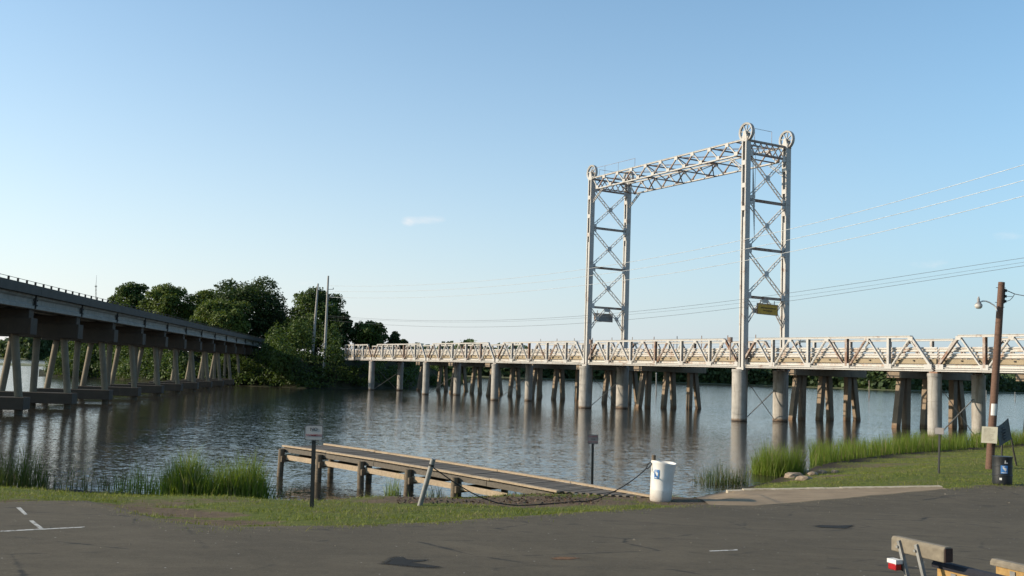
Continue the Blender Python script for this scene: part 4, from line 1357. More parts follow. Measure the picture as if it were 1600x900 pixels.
for z, r in prof:
    f = z / .95
    for k in range(n):
        a = 2 * math.pi * k / n
        dent = -.045 * math.exp(-((a - 5.6) / .5) ** 2) * math.exp(-((z - .45) / .4) ** 2)
        flare = .035 * f ** 3 * max(0, math.cos(a - 6.1)) ** 2
        rz = .03 * f ** 6 * math.cos(a - 3.1) + .015 * f ** 4 * math.sin(2 * a)
        rr = r + dent + flare
        mb.v.append(tuple(wb + lean * (z * 1.0) + Vector((math.cos(a) * rr, math.sin(a) * rr, z + rz))))
for i in range(len(prof) - 1):
    for k in range(n):
        k2 = (k + 1) % n
        mb.f.append((i * n + k, i * n + k2, (i + 1) * n + k2, (i + 1) * n + k)); mb.m.append(0)
mb.f.append(tuple((len(prof) - 1) * n + k for k in range(n))); mb.m.append(0)
mb.build('shell', M['white_plastic'], dr, smooth=True)
def sticker(parent, cen, lean_, rad, ang0, half, z0, z1, mat, deco):
    mb = MB(); n = 8
    vs = []
    for z in (z0, z1):
        for k in range(n + 1):
            a = ang0 - half + 2 * half * k / n
            vs.append(cen + lean_ * z + Vector((math.cos(a) * rad, math.sin(a) * rad, z)))
    mb.add(vs, [(k, k + 1, n + 2 + k, n + 1 + k) for k in range(n)])
    st = mb.build('sticker', mat, parent, fix=False)
    mb = MB()
    for (u0, v0, u1, v1) in deco:
        n2 = 4; vs = []
        for v in (v0, v1):
            for k in range(n2 + 1):
                a = ang0 - half + 2 * half * (u0 + (u1 - u0) * k / n2); z = z0 + (z1 - z0) * v
                vs.append(cen + lean_ * z + Vector((math.cos(a) * (rad + .004), math.sin(a) * (rad + .004), z)))
        mb.add(vs, [(k, k + 1, n2 + 2 + k, n2 + 1 + k) for k in range(n2)])
    mb.build('symbol', M['white'], st, fix=False)
DECO = [(.28, .62, .45, .80), (.45, .40, .80, .68), (.36, .52, .62, .74), (.58, .30, .74, .44), (.12, .08, .88, .15), (.2, .84, .6, .90)]
sticker(dr, wb, lean, .293, math.radians(232), .23, .56, .78, M['blue'], DECO)
sp = at_depth(1021.5, 782, wb.y + .33); spz = zg(sp.x, wb.y + .33)
mb = MB(); b0 = Vector((sp.x + .0, wb.y + .34, spz - .3)); t0 = at_depth(1021.5, 711, wb.y + .34)
mb.path([b0, t0], .05, 10)
tag(mb.build('wooden_stake', M['dock_post'], smooth=True), 'short wooden stake rising behind the white drum, holding the rope loop', 'post')

# rope
ra = lt - (lt - lb).normalized() * .14
rpx = [(673, 728), (690, 740), (715, 757), (745, 774), (775, 785), (805, 792), (835, 794), (865, 793), (895, 789), (925, 781.5), (955, 770), (980, 756), (1000, 741), (1010, 731.5)]
pts = []
y_a, y_b = ra.y, wb.y - .1
for i, (px, py) in enumerate(rpx):
    f = i / (len(rpx) - 1)
    pts.append(at_depth(px, py, y_a - .06 + (y_b - y_a) * f))
for p in pts:
    p.z = max(p.z, zg(p.x, p.y) + .015)
loop_ = [at_depth(px, py, y_b) for px, py in [(1012, 726), (1016, 722.5), (1018.5, 724), (1017, 728), (1012, 732), (1009, 732)]]
cat = []
for i in range(len(pts) - 1):
    for k in range(4):
        p0, p1, p2, p3 = pts[max(i - 1, 0)], pts[i], pts[i + 1], pts[min(i + 2, len(pts) - 1)]
        f = k / 4
        cat.append(.5 * ((2 * p1) + (p2 - p0) * f + (2 * p0 - 5 * p1 + 4 * p2 - p3) * f * f + (3 * p1 - p0 - 3 * p2 + p3) * f ** 3))
mb = MB(); mb.path(cat + [pts[-1]] + loop_, .013, 7)
tag(mb.build('rope', M['rope'], smooth=True), 'dark rope sagging from the leaning pipe post to the white drum', 'rope')

# ================================================================== RIGHT SIDE: LAMP POLE, BOARDS, BARREL
pb = at_ground(1546, 733); ptp = at_depth(1565, 441, pb.y + .1)
pd = (ptp - pb).normalized()
lpole = thing('lamp_pole', pb, 'leaning brown wooden pole with a curved arm and dusk-to-dawn lamp', 'lamp post')
mb = MB(); mb.path([pb - pd * .5, pb, pb.lerp(ptp, .5), ptp], [.155, .15, .135, .118], 14); pl = mb.build('pole', M['pole_wood'], lpole, smooth=True)
def on(f): return pb.lerp(ptp, f)
ay = pb.y - .05
arm_px = [(1557.5, 486.5), (1556.5, 481), (1553, 477), (1546, 472.5), (1540, 470.3), (1535, 470.5), (1532, 472)]
mb = MB(); mb.path([at_depth(px, py, ay - .16 * 0) for px, py in arm_px], .028, 8); mb.build('lamp_arm', M['white'], lpole, smooth=True)
lc = at_depth(1529, 477, ay)
mb = MB()
mb.path([lc + Z * z for z in (.02, .09, .12, .26, .27, .33)], [.14, .085, .05, .05, .035, .03], 14)
lh = mb.build('lamp_head', M['lamp'], lpole, smooth=True)
mb = MB(); mb.path([lc + Z * z for z in (.03, -.02, -.09, -.13)], [.135, .142, .12, .07], 14); mb.build('lens', M['lampglass'], lh, smooth=True)
mb = MB()
for f in (.955, .924, .897):
    c = on(f) + Vector((.17, -.02, 0)); mb.tube(c - Z * .05, c + Z * .05, .05, .05, 10); mb.bar(on(f), c, Z, .02, .02)
mb.bar(on(.965) + Vector((.14, -.02, 0)), on(.885) + Vector((.14, -.02, 0)), Z, .03, .02)
mb.build('insulator', M['black_post'], lpole, smooth=True)
mb = MB()
for f in (.97, .89, .865): 
    c = on(f); mb.bar(c - Vector((.2, 0, 0)), c + Vector((.17, 0, 0)), Z, .02, .02)
mb.build('through_bolt', M['dark'], lpole)
wr = [(0.955, 12), (0.924, 14), (0.897, 15)]
c0 = on(.955) + Vector((.22, -.02, 0)); c1 = on(.924) + Vector((.22, -.02, 0)); c2 = on(.897) + Vector((.22, -.02, 0))
q = at_depth(1586, 459.5, pb.y); q2 = at_depth(1610, 464, pb.y - 2); q3 = at_depth(1760, 484, pb.y - 12)
mb = MB(); mb.path([c0, q, q2, q3], .016, 6)
mb.path([c2, at_depth(1578, 469, pb.y), at_depth(1582, 465, pb.y), at_depth(1585, 460, pb.y)], .012, 6); mb.path([c1, at_depth(1582, 463.3, pb.y)], .011, 6)
tag(mb.build('service_drop', M['wire'], smooth=True), 'twisted service cable leaving the lamp pole towards the right edge', 'wire')
# notice sheets on the pole
fz = at_depth(1551.5, 641, pb.y)
mb = MB(); fr = Vector((-.25, -.968, 0)); sx = Vector((.968, -.25, 0))
n = 6; vs = []
for z in (-.22, .22):
    for k in range(n + 1):
        a = -.75 + 1.5 * k / n; cc = on((641 - 733) / (441 - 733)) + pd * z
        vs.append(cc + (fr * math.cos(a) + sx * math.sin(a)) * .149)
mb.add(vs, [(k, k + 1, n + 2 + k, n + 1 + k) for k in range(n)])
tag(mb.build('paper_notice', M['white'], fix=False), 'white paper notice wrapped round the wooden lamp pole', 'notice')
cb = at_depth(1546, 679.5, pb.y - .30)
nb = thing('notice_board', cb - Z * .32, 'cream notice board of small print fixed to the front of the lamp pole', 'sign')
bx_ = Vector((.88, -.47, .0)).normalized(); bu = (Z + Vector((.06, 0, 0))).normalized(); bn = bx_.cross(bu).normalized()
mb = MB(); mb.box(cb, bx_ * .27, bu * .305, bn * .012); mb.build('board', m_plain('cream_board', (.56, .52, .40), .5, .08), nb)
mb = MB()
for k in range(11):
    y = .24 - k * .044; w_ = .2 * (1 if k % 4 else .7) * (0.8 + .2 * rng.random())
    x = -.2
    while x < -.2 + 2 * w_ - .03:
        ww = rng.uniform(.015, .045); mb.box(cb + bx_ * (x + ww / 2) + bu * y + bn * .0145, bx_ * ww / 2, bu * .007, bn * .001); x += ww + .012
mb.build('lettering', m_plain('pale_ink', (.30, .24, .17), .6), nb)
mb = MB(); mb.bar(cb + bu * .1 - bn * .012, cb + bu * .1 - bn * .1, bu, .05, .05); mb.bar(cb - bu * .15 - bn * .012, cb - bu * .15 - bn * .1, bu, .05, .05); mb.build('bracket', M['dark'], nb)
# dark warped board on two legs behind
q = [at_depth(1556, 667, 38.3), at_depth(1562.5, 697.5, 38.3), at_depth(1581, 686, 39.3), at_depth(1575.5, 653, 39.3)]
g0 = Vector((q[1].x, q[1].y, zg(q[1].x, q[1].y)))
wbd = thing('warped_board', g0, 'dark warped plywood notice board on two thin legs beside the black barrel', 'sign')
n = 8; m1 = MB(); nn = (q[2] - q[0]).cross(q[1] - q[0]).normalized()
for side in (0, 1):
    for i in range(n + 1):
        f = i / n
        a = q[0].lerp(q[3], f); b_ = q[1].lerp(q[2], f); a = a - Z * .07 * math.sin(math.pi * f)
        for j in range(3):
            m1.v.append(tuple(a.lerp(b_, j / 2) + nn * (.012 * side + .03 * math.sin(math.pi * f))))
for side in (0, 1):
    o0 = side * (n + 1) * 3
    for i in range(n):
        for j in range(2):
            m1.f.append((o0 + i * 3 + j, o0 + (i + 1) * 3 + j, o0 + (i + 1) * 3 + j + 1, o0 + i * 3 + j + 1)); m1.m.append(0)
o1 = (n + 1) * 3
for i in range(n):
    for j in (0, 2): m1.f.append((i * 3 + j, (i + 1) * 3 + j, o1 + (i + 1) * 3 + j, o1 + i * 3 + j)); m1.m.append(0)
for i in (0, n):
    for j in range(2): m1.f.append((i * 3 + j, i * 3 + j + 1, o1 + i * 3 + j + 1, o1 + i * 3 + j)); m1.m.append(0)
m1.build('panel', m_plain('dark_ply', (.085, .085, .08), .8, .4, 8), wbd)
m1 = MB(); cc = (q[0] + q[1] + q[2] + q[3]) / 4; ex = (q[3] - q[0]).normalized(); ey = (q[0] - q[1]).normalized()
for k, (yy, x0, x1) in enumerate([(.16, -.1, .15), (.06, -.2, .2), (-.04, -.18, .2), (-.14, -.2, .12), (-.24, -.14, .1)]):
    x = x0
    while x < x1:
        ww = rng.uniform(.03, .07); m1.box(cc + ex * (x + ww / 2) + ey * yy - nn * .012 + nn * .0, ex * ww / 2, ey * .018, nn * .03); x += ww + .025
m1.build('lettering', m_plain('ghost_ink', (.12, .12, .115), .8), wbd)
for (pa, pb_) in (((1566, 692), (1567, 727)), ((1580, 684), (1590, 728))):
    bb = at_ground(*pb_); tt_ = at_depth(pa[0], pa[1], bb.y if abs(bb.y - 38.7) < 3 else 38.7)
    m1 = MB(); m1.path([bb - Z * .2, bb.lerp(tt_, .55) + Vector((-.03, 0, 0)), tt_], .038, 6); m1.build('leg', M['dark'], wbd)
# black barrel
bb = at_ground(1566, 757.5)
bl = thing('black_barrel', bb, 'black plastic drum with blue recycling sticker on the grass edge below the lamp pole', 'barrel')
prof = [(0, .26), (.02, .285), (.05, .292), (.28, .290), (.29, .300), (.32, .300), (.33, .291), (.56, .291), (.57, .301), (.60, .301), (.61, .291), (.82, .290), (.85, .298), (.89, .298), (.89, .275), (.7, .268), (.06, .26)]
mb = MB(); mb.path([bb + Z * z + Vector((.01 * z, 0, 0)) for z, r in prof[:14]], [r for z, r in prof[:14]], 36, caps=False)
mb.path([bb + Z * .889, bb + Z * .7, bb + Z * .06], [.283, .27, .26], 36, caps=True)
mb.build('shell', M['black_plastic'], bl, smooth=True)
sticker(bl, bb, Vector((.01, 0, 0)), .304, math.radians(255), .34, .37, .62, M['blue'], DECO)
mb = MB()
for (a0, z0, w_, h_) in ((236, .20, .035, .035), (266, .70, .05, .012), (262, .73, .012, .05)):
    a = math.radians(a0); d = Vector((math.cos(a), math.sin(a), 0)); s_ = Vector((-d.y, d.x, 0))
    mb.box(bb + d * .302 + Z * z0, s_ * w_, d * .003, Z * h_)
mb.build('mark', M['white'], bl)

# ================================================================== REEDS AND GRASS
def blades(xy_z, h, w_, bendmag, seg=3, lean=0.25, top_spread=1.0):
    n = len(xy_z); ph = rng.random(n) * 2 * math.pi
    d = np.stack([np.cos(ph), np.sin(ph), np.zeros(n)], 1)
    perp_a = rng.random(n) * 2 * math.pi
    pv = np.stack([np.cos(perp_a), np.sin(perp_a), np.zeros(n)], 1)
    ln = np.abs(rng.normal(size=n)) * lean * h; bd = rng.random(n) * bendmag * h
    pts = []
    for k in range(seg + 1):
        f = k / seg
        p = xy_z + d * (ln * f + bd * f ** 2.5)[:, None]; p = p.copy(); p[:, 2] += h * f * (1 - .18 * bendmag * f)
        ww = w_ * (1 - f ** 1.6 * .96)
        pts.append((p - pv * ww[:, None] / 2, p + pv * ww[:, None] / 2))
    quads = []
    for k in range(seg):
        quads.append(np.stack([pts[k][0], pts[k][1], pts[k + 1][1], pts[k + 1][0]], 1))
    q = np.stack(quads, 1).reshape(-1, 3)
    return q, np.repeat(rng.random(n), 4 * seg)
M['reed'] = m_leaf('reed_blades', (0.072, 0.118, 0.013), (0.230, 0.310, 0.036), 1.2, 0.35, (.26, .20, .10))
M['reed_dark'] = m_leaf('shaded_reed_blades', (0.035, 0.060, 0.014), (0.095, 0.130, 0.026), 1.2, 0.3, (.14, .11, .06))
M['grass'] = m_leaf('grass_blades', (0.090, 0.125, 0.015), (0.265, 0.290, 0.045), 0.9, 0.25, (.30, .24, .12))
def reed_clump(c, rx, ry, n, h0, h1, lab, mat='reed', group=None, kind=None, lean=.10, name='reed_clump', core=1.0):
    a = rng.random(n) * 2 * math.pi; r = np.sqrt(rng.random(n)) ** core
    x = c[0] + np.cos(a) * r * rx; y = c[1] + np.sin(a) * r * ry
    z = np.array([max(-.15, zg(float(X), float(Y)) - .03) for X, Y in zip(x, y)])
    fr = rng.random(n) < .12
    x = np.where(fr, c[0] + (x - c[0]) * 1.3, x)
    h = rng.uniform(h0, h1, n) * (1 - .25 * r ** 3) * np.where(fr, .6, 1.0)
    u_ = (x - c[0]) / rx
    h *= 1 + .13 * np.sin(u_ * 5.1 + rx * 3) + .08 * np.sin(u_ * 11.7 + 1) - (.26 * np.exp(-((u_ + .08) / .10) ** 2) if n > 1500 else 0)
    v, s = blades(np.stack([x, y, z], 1), h, np.full(n, .014) * rng.uniform(.7, 1.5, n), .35, 4, lean)
    o = np_mesh(name, v, 4, M[mat], attr=s)
    return tag(o, lab, 'reeds', group, kind)
def shore_pt(px, py): return at(px, py, 0)
rg = 'reed clumps along the shore'
c = shore_pt(338, 776); reed_clump((c.x, c.y - .15), 1.42, .75, 2300, .85, 1.5, 'tall dense bright green reed clump at the water left of the NO SWIMMING sign', group=rg, core=.8)
c = shore_pt(405, 777); reed_clump((c.x + .1, c.y + .2), .75, .5, 90, .3, .8, 'dark sparse bent stalks at the right foot of the tall dense reed clump', 'reed_dark', rg, lean=.45)
c = shore_pt(225, 770); reed_clump((c.x, c.y + .0), .75, .5, 190, .45, 1.15, 'thin loose reed tuft left of the tall dense reed clump', group=rg)
c = shore_pt(150, 764); reed_clump((c.x, c.y + .1), 1.5, .5, 150, .4, 1.1, 'scattered dark reed stalks between the left edge reeds and the thin tuft', 'reed_dark', None, 'stuff', name='reed_stalks')
c = shore_pt(5, 763); reed_clump((c.x - .3, c.y + .1), 1.5, .7, 900, .7, 1.5, 'dark shaded reed clump at the left edge of the shore', 'reed_dark', rg)
c = shore_pt(613, 778); reed_clump((c.x, c.y + .2), .22, .18, 90, .5, .85, 'small reed tuft standing under the middle of the dock', group=rg)
c = shore_pt(674, 776); reed_clump((c.x, c.y + .2), .35, .2, 50, .25, .55, 'little reed sprigs under the dock beside the leaning pipe post', group=rg)
c = shore_pt(800, 773); reed_clump((c.x, c.y + .1), .9, .2, 70, .1, .3, 'dark low stalks under the landward end of the dock', 'reed_dark', rg)
c = shore_pt(1135, 758); reed_clump((c.x, c.y + .5), .95, .8, 520, .45, 1.1, 'low thin reed patch beside the boat ramp water edge', 'reed_dark', rg)
c = shore_pt(1217, 742); reed_clump((c.x, c.y + .2), .95, 1.0, 1900, .95, 1.6, 'dense rounded bright green reed clump right of the boat ramp', group=rg, core=.8)
# long belt of reeds on the right shore
P_ = []
pxs_ = rng.uniform(1262, 1760, 9000)
for px in pxs_:
    s_py = np.interp(px, [1262, 1300, 1400, 1500, 1600, 1760], [727, 722, 709, 703, 694, 686])
    p = at(px, s_py, 0); dpt = rng.random() ** .8 * 5.0
    x, y = p.x * (p.y + dpt) / p.y, p.y + dpt - .4
    if math.sin(x * 1.1) * math.sin(y * .7 + 1) > .72: continue
    P_.append((x, y, max(-.2, zg(x, y) - .03)))
P_ = np.array(P_); n = len(P_)
hgt = rng.uniform(.70, 1.30, n) * (1 + .18 * np.sin(P_[:, 0] * 1.7) * np.sin(P_[:, 1] * .9))
v, s = blades(P_, hgt, np.full(n, .018) * rng.uniform(.7, 1.5, n), .35, 3, .10)
tag(np_mesh('reed_belt', v, 4, M['reed'], attr=s), 'long belt of bright green reeds along the right shore below the drawbridge', 'reeds', kind='stuff')
# lawn
P_ = []
def in_ramp(x, y):
    if x < rx0 or x > rx1: return False
    if x < KERB[0].x: return True
    return y < np.interp(x, kx, ky) + .1
tries = 0
while len(P_) < 62000 and tries < 900000:
    tries += 1
    x = rng.uniform(-16, 31)
    e, s_ = edge(x), shore(x)
    y = e + (s_ - e) * rng.random() ** 1.2 + .02
    if rng.random() < .10: y = e - .55 * abs(rng.normal()) * (.4 + .6 * abs(math.sin(x * 1.7) * math.sin(x * .6 + 1)))
    if abs(x) > y * .56 + 1: continue
    if in_ramp(x, y): continue
    d = dirt(x, y) + .35 * math.sin(x * 3.1 + math.sin(y * 5)) * math.sin(y * 4.3 + x)
    if d > .35 and rng.random() < .93: continue
    z = zg(x, y)
    if z < .06: continue
    P_.append((x, y, z - .01))
P_ = np.array(P_); n = len(P_)
v, s = blades(P_, rng.uniform(.025, .075, n) * (1 + 1.6 * (rng.random(n) > .965)) * (1 + .5 * np.sin(P_[:, 0] * 2.3) * np.sin(P_[:, 1] * 3.1)), np.full(n, .011) * rng.uniform(.7, 1.6, n), .6, 2, .5)
tag(np_mesh('lawn_grass', v, 4, M['grass'], attr=s), 'short mown grass on the strip between the asphalt and the water', 'grass', kind='stuff')

# leaf litter and twigs by the dock
P_ = []
for _ in range(900):
    px, py = rng.uniform(620, 940), rng.uniform(772, 788)
    p = at_ground(px, py)
    if p.z > .05: P_.append((p.x, p.y, p.z + .015))
P_ = np.array(P_); n = len(P_)
nr = rng.normal(size=(n, 3)) * .35 + np.array([0, 0, 1.0])
v = leaf_quads(P_, nr, rng.uniform(.04, .12, n), .45)
tag(np_mesh('leaf_litter', v, 4, m_leaf('litter', (.06, .035, .022), (.20, .13, .085), 3.0, 0.0), attr=np.repeat(rng.random(n), 4)), 'brown leaf litter scattered on bare ground by the dock', 'litter', kind='stuff')

# grit and small stones washed along the edge of the asphalt
P_ = []
for _ in range(1000):
    x = rng.uniform(-14, 22); e = edge(x); y = e - abs(rng.normal()) * (.9 if rng.random() < .7 else 4.0)
    if y < 9 or abs(x) > y * .56 + .5: continue
    P_.append((x, y, zg(x, y) + .018))
P_ = np.array(P_); n = len(P_)
tet = np.array([[(0, 0, 1.0), (1, 0, -.3), (-.5, .87, -.3)], [(0, 0, 1.0), (-.5, .87, -.3), (-.5, -.87, -.3)], [(0, 0, 1.0), (-.5, -.87, -.3), (1, 0, -.3)]])
an = rng.random(n) * 6.28; r_ = rng.uniform(.005, .015, n) * (1 + 1.0 * (rng.random(n) > .95))
q_ = np.broadcast_to(tet.reshape(1, 9, 3), (n, 9, 3)).copy() * rng.uniform(.6, 1.3, (n, 1, 3))
xr = q_[:, :, 0] * np.cos(an)[:, None] - q_[:, :, 1] * np.sin(an)[:, None]; yr = q_[:, :, 0] * np.sin(an)[:, None] + q_[:, :, 1] * np.cos(an)[:, None]
q_[:, :, 0], q_[:, :, 1] = xr, yr
v = (q_ * r_[:, None, None] * np.array([1, 1, .7]) + P_[:, None, :]).reshape(-1, 3)
t = NT('grit'); M['grit'] = t.fin(t.mix(t.noise(4, 4), (.09, .075, .05), (.34, .30, .24)), .9)
tag(np_mesh('gravel', v, 3, M['grit']), 'loose grit and small stones along the edge of the asphalt', 'gravel', kind='stuff')

# rocks
t = NT('pale_rock'); n1 = t.noise(4, 7, .7)
t.bump(n1, .8, .05); M['rock'] = t.fin(t.mix(t.ramp(n1, [(.3, 0.0), (.7, 1.0)]), (.20, .14, .09), (.42, .33, .24)), .9)
def rock(px, py, r, lab, grp=None):
    import bmesh
    c = at_ground(px, py); bm = bmesh.new(); bmesh.ops.create_icosphere(bm, subdivisions=2, radius=1)
    sx, sy, sz = r * rng.uniform(.9, 1.3), r * rng.uniform(.6, .9), r * rng.uniform(.4, .6)
    k = rng.uniform(0, 6, 3)
    for v_ in bm.verts:
        q_ = v_.co; m_ = 1 + .18 * math.sin(q_.x * 3 + k[0]) * math.cos(q_.y * 4 + k[1]) + .12 * math.sin(q_.z * 5 + k[2])
        v_.co = Vector((q_.x * sx * m_, q_.y * sy * m_, q_.z * sz * m_ + sz * .4)) + c
    me = bpy.data.meshes.new('rock'); bm.to_mesh(me); bm.free()
    return tag(link_mesh('rock', me, M['rock']), lab, 'rock', grp)
for (px, py, r, lab) in [(1240, 746, .26, 'largest brown rock at the foot of the rounded reed clump'), (1258, 741, .22, 'pale rock behind the largest brown rock'), (1257, 750, .20, 'low tan rock in front of the rock pile'),
                    (1270, 743, .18, 'small pale rock at the right end of the rock pile'), (1285, 740, .16, 'flat pale stone right of the rock pile'), (1305, 738.5, .13, 'lone flat stone farthest right of the rock pile')]:
    rock(px, py, r * 1.1, lab, 'rocks by the reeds')

# painted marks, oil stain on the lot
def worn(name, ca, cb, rough, scale, lo, hi, use_fade):
    t = NT(name); n1 = t.noise(scale, 7, .7)
    t.fin(t.mix(n1, ca, cb), rough, spec=.2)
    f = n1
    if use_fade: f = t.math('ADD', t.math('MULTIPLY', n1, .9), t.math('SUBTRACT', t.math('MULTIPLY', t.attr('fade').outputs['Fac'], 1.1), .55))
    tr = t.n.new('ShaderNodeBsdfTransparent'); mx = t.n.new('ShaderNodeMixShader')
    t.l.new(t.ramp(f, [(lo, 0.0), (hi, .92)]), mx.inputs[0]); t.l.new(tr.outputs[0], mx.inputs[1]); t.l.new(t.p.outputs[0], mx.inputs[2]); t.l.new(mx.outputs[0], t.out.inputs[0])
    return t.mat
M['line_white'] = worn('worn_line_paint', (.5, .48, .43), (.70, .68, .63), .8, 11, .36, .50, False)
def mark(name, quad_px, lab):
    ps = [at_base(px, py) for px, py in quad_px]
    n = 10; vs, fs = [], []
    for i in range(n + 1):
        for a, b_ in ((ps[0], ps[1]), (ps[3], ps[2])):
            p = a.lerp(b_, i / n); vs.append((p.x, p.y, zg(p.x, p.y) + .017))
    for i in range(n): fs.append((2 * i, 2 * i + 2, 2 * i + 3, 2 * i + 1))
    me = bpy.data.meshes.new(name); me.from_pydata(vs, [], fs)
    return tag(link_mesh(name, me, M['line_white']), kind='structure')
mark('painted_line', [(-60, 834), (132, 824.6), (132, 825.9), (-60, 836)], '')
mark('painted_line', [(45, 815), (61, 828), (68, 827.5), (52, 815)], '')
mark('painted_line', [(25, 794.5), (38, 806), (43, 805.5), (32, 794)], '')
mark('painted_line', [(1108, 862.2), (1152, 860.2), (1153, 861.6), (1109, 863.6)], '')
M['oil'] = worn('oil_stain', (.013, .012, .010), (.030, .026, .021), .8, 3.0, .25, .75, True)
M['rust_stain'] = worn('rust_stain', (.16, .085, .045), (.22, .12, .06), .9, 5.0, .35, .95, True)
def blob(name, pxs, mat, dz_):
    ps = [at_base(px, py) for px, py in pxs]; c = sum(ps, Vector()) / len(ps); n = len(ps)
    vs = [(c.x, c.y, zg(c.x, c.y) + dz_)]; fd = [1.0]
    for f, v_ in ((.62, .85), (1.12, 0.0)):
        for p in ps:
            q_ = c.lerp(p, f); vs.append((q_.x, q_.y, zg(q_.x, q_.y) + dz_)); fd.append(v_)
    fs = [(0, i + 1, (i + 1) % n + 1) for i in range(n)] + [(i + 1, n + i + 1, n + (i + 1) % n + 1, (i + 1) % n + 1) for i in range(n)]
    me = bpy.data.meshes.new(name); me.from_pydata(vs, [], fs)
    a = me.attributes.new('fade', 'FLOAT', 'POINT'); a.data.foreach_set('value', fd)
    return tag(link_mesh(name, me, mat), kind='structure')
blob('oil_stain', [(583, 884), (592, 880), (602, 873), (615, 870), (628, 870.5), (632, 874.5), (655, 875.5), (673, 875), (674, 877.5), (655, 879.5), (640, 881), (655, 883), (680, 886), (706, 890), (690, 892), (660, 891.5), (630, 889), (600, 885)], M['oil'], .0165)
blob('tar_patch', [(1262, 823), (1280, 821), (1310, 822), (1335, 821), (1340, 824), (1325, 828), (1300, 827), (1275, 826)], M['oil'], .0165)
blob('rust_stain', [(855, 874), (870, 871), (900, 871.5), (915, 874), (895, 877), (865, 877)], M['rust_stain'], .0165)

# ================================================================== BOAT TRAILER (lower right corner)
TA_ = Vector((.38, -.925, 0)).normalized(); TN = Vector((TA_.y, -TA_.x, 0))     # axis towards the camera, TN to the left
if TN.x > 0: TN = -TN
g = at_depth(1398, 848, 8.5)
tzg = zg(g.x + .6, 7.5)
o_tr = Vector((4.15, 8.0, tzg))
bt = thing('boat_trailer', o_tr, 'empty boat trailer with carpeted bunks and a red tail lamp, lower right', 'boat trailer')
M['carpet_grey'] = m_plain('grey_carpet', (.22, .185, .135), .95, .2, 20)
M['carpet_blue'] = m_plain('black_blue_carpet', (.012, .013, .022), .9, .2, 20)
M['pine'] = m_wood('bare_pine', (.50, .32, .11), (.34, .19, .06), .4)
M['lamp_red'] = m_plain('red_lens', (.38, .012, .015), .25, .1)
def P(a, n_, z): return o_tr + TA_ * a - TN * n_ + Z * z      # a along (to camera), n_ to the right
def loc(px, py, d): 
    p = at_depth(px, py, d) - o_tr
    return p.dot(TA_), -p.dot(TN), p.z
# guide bunk
p0 = at_depth(1399, 851, 8.5); p1 = at_depth(1481, 871, 8.0)
p1 = p0 + TA_ * .56; p1.z = p0.z
mb = MB()
prof = [(-.045, -.045), (.045, -.045), (.045, .055), (.03, .075), (-.03, .075), (-.045, .055)]
mb.extrude(prof, p0, p1, TN, Z); gb = mb.build('guide_bunk', M['carpet_grey'], bt, bevel=.008)
mb = MB(); mb.box(p1 + TA_ * .004 + Z * .012, TN * .038, Z * .052, TA_ * .004); mb.build('end_grain', m_plain('dark_end', (.05, .025, .018), .9, .4, 30), gb)  # end face coloured darker than the rest of the bunk
for f in (.16, .50):
    c = p0.lerp(p1, f) + TN * .052; e = c + TN * .012 + TA_ * .24 - Z * .62
    mb = MB(); mb.bar(c + Z * .05, e, TA_, .035, .012); mb.bar(c + Z * .05 + TA_ * .017, e + TA_ * .017, TN, .03, .006)
    mb.tube(c + TN * .0 , c + TN * .02, .012, .012, 8)
    mb.build('guide_post', M['galv'], bt)
# tail lamp on its bracket
lc = at_depth(1398, 883, 8.35)
mb = MB(); mb.box(lc - Z * .01, TN * .03, TA_ * .045, Z * .026); tl = mb.build('tail_lamp', M['lamp_red'], bt, bevel=.008)
mb = MB(); mb.box(lc + Z * .033, TN * .034, TA_ * .05, Z * .016); mb.build('lamp_cap', M['white'], tl)
mb = MB(); mb.bar(lc - TN * .05, p0.lerp(p1, .24) - Z * .16 + TN * .02, Z, .07, .012); mb.build('lamp_bracket', M['dark'], bt)
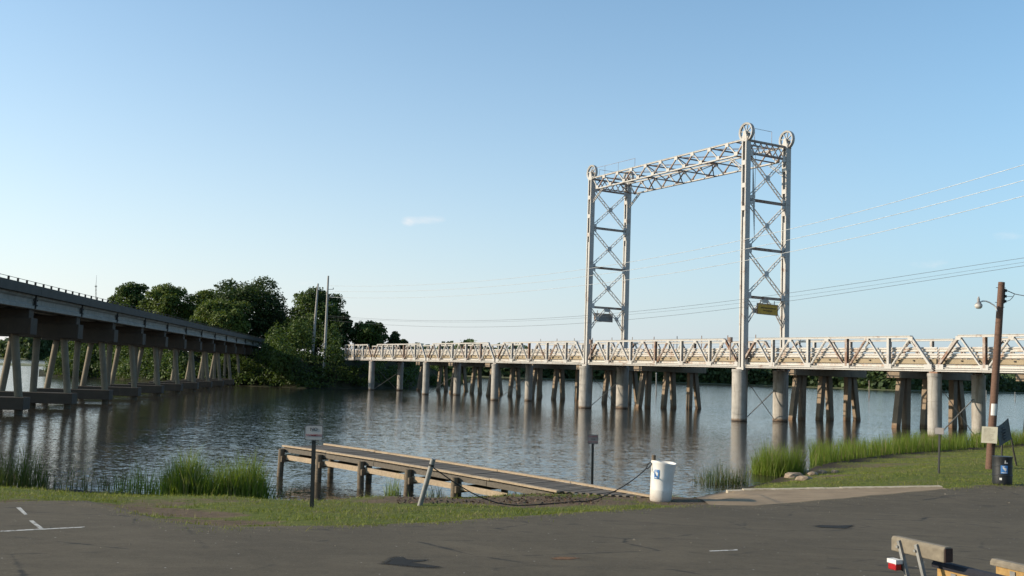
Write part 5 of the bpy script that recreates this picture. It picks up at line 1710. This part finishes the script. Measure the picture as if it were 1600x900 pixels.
# two carpeted bunks on pine boards
for (px, py, d, lab) in ((1463, 882, 8.31, 0), (1554, 879, 8.6, 1)):
    s0 = at_depth(px, py, d); 
    mb = MB(); a, b_ = s0, s0 + TA_ * 2.3
    mb.extrude([(-.05, -.015), (.05, -.015), (.05, .012), (.03, .035), (-.03, .035), (-.05, .012)], a, b_, TN, Z)
    bk = mb.build('bunk_carpet', M['carpet_blue'] if lab == 0 else M['carpet_grey'], bt)
    mb = MB(); mb.box((a + b_) / 2 - Z * .085 + TA_ * .02, TN * .04, TA_ * 1.12, Z * .068); mb.build('bunk_board', M['pine'], bt)
    mb = MB()
    for f in (.22, .95, 1.9):
        c = a + TA_ * f + TN * .046; mb.bar(c - Z * .03, c - Z * .34, TA_, .05, .008)
    mb.build('bunk_bracket', M['galv'], bt)
fz = .42
ctr = at_depth(1510, 890, 8.3); ctr = Vector((ctr.x, ctr.y, 0)); base_n = (ctr - o_tr).dot(-TN)
mb = MB()
for n_ in (base_n - .55, base_n + .55): mb.bar(P(-.5, n_, fz), P(2.2, n_, fz), Z, .10, .05)
for a in (-.45, .5, 1.5): mb.bar(P(a, base_n - .52, fz - .06), P(a, base_n + .52, fz - .06), Z, .08, .05)
mb.bar(P(2.2, base_n - .55, fz), P(3.2, base_n, fz), Z, .10, .05); mb.bar(P(2.2, base_n + .55, fz), P(3.2, base_n, fz), Z, .10, .05); mb.bar(P(3.15, base_n, fz), P(4.0, base_n, fz), Z, .09, .09)
mb.build('frame', M['galv'], bt)
for n_ in (base_n - .78, base_n + .78):
    c = P(1.0, n_, .27); mb = MB()
    mb.path([c - TN * .08, c - TN * .07, c + TN * .07, c + TN * .08], [.24, .27, .27, .24], 24); wh = mb.build('wheel', M['black_plastic'], bt, smooth=True)
    mb = MB(); mb.path([c - TN * .084, c + TN * .084], [.15, .15], 20); mb.build('rim', M['white'], wh, smooth=True)

# small litter on the lot
for (px, py, w_, lab) in [(612, 796, .05, ''), ]:
    pass

# ------------------------------------------------------------------ render settings
S.render.engine = 'CYCLES'
S.render.resolution_x, S.render.resolution_y = 1024, 576
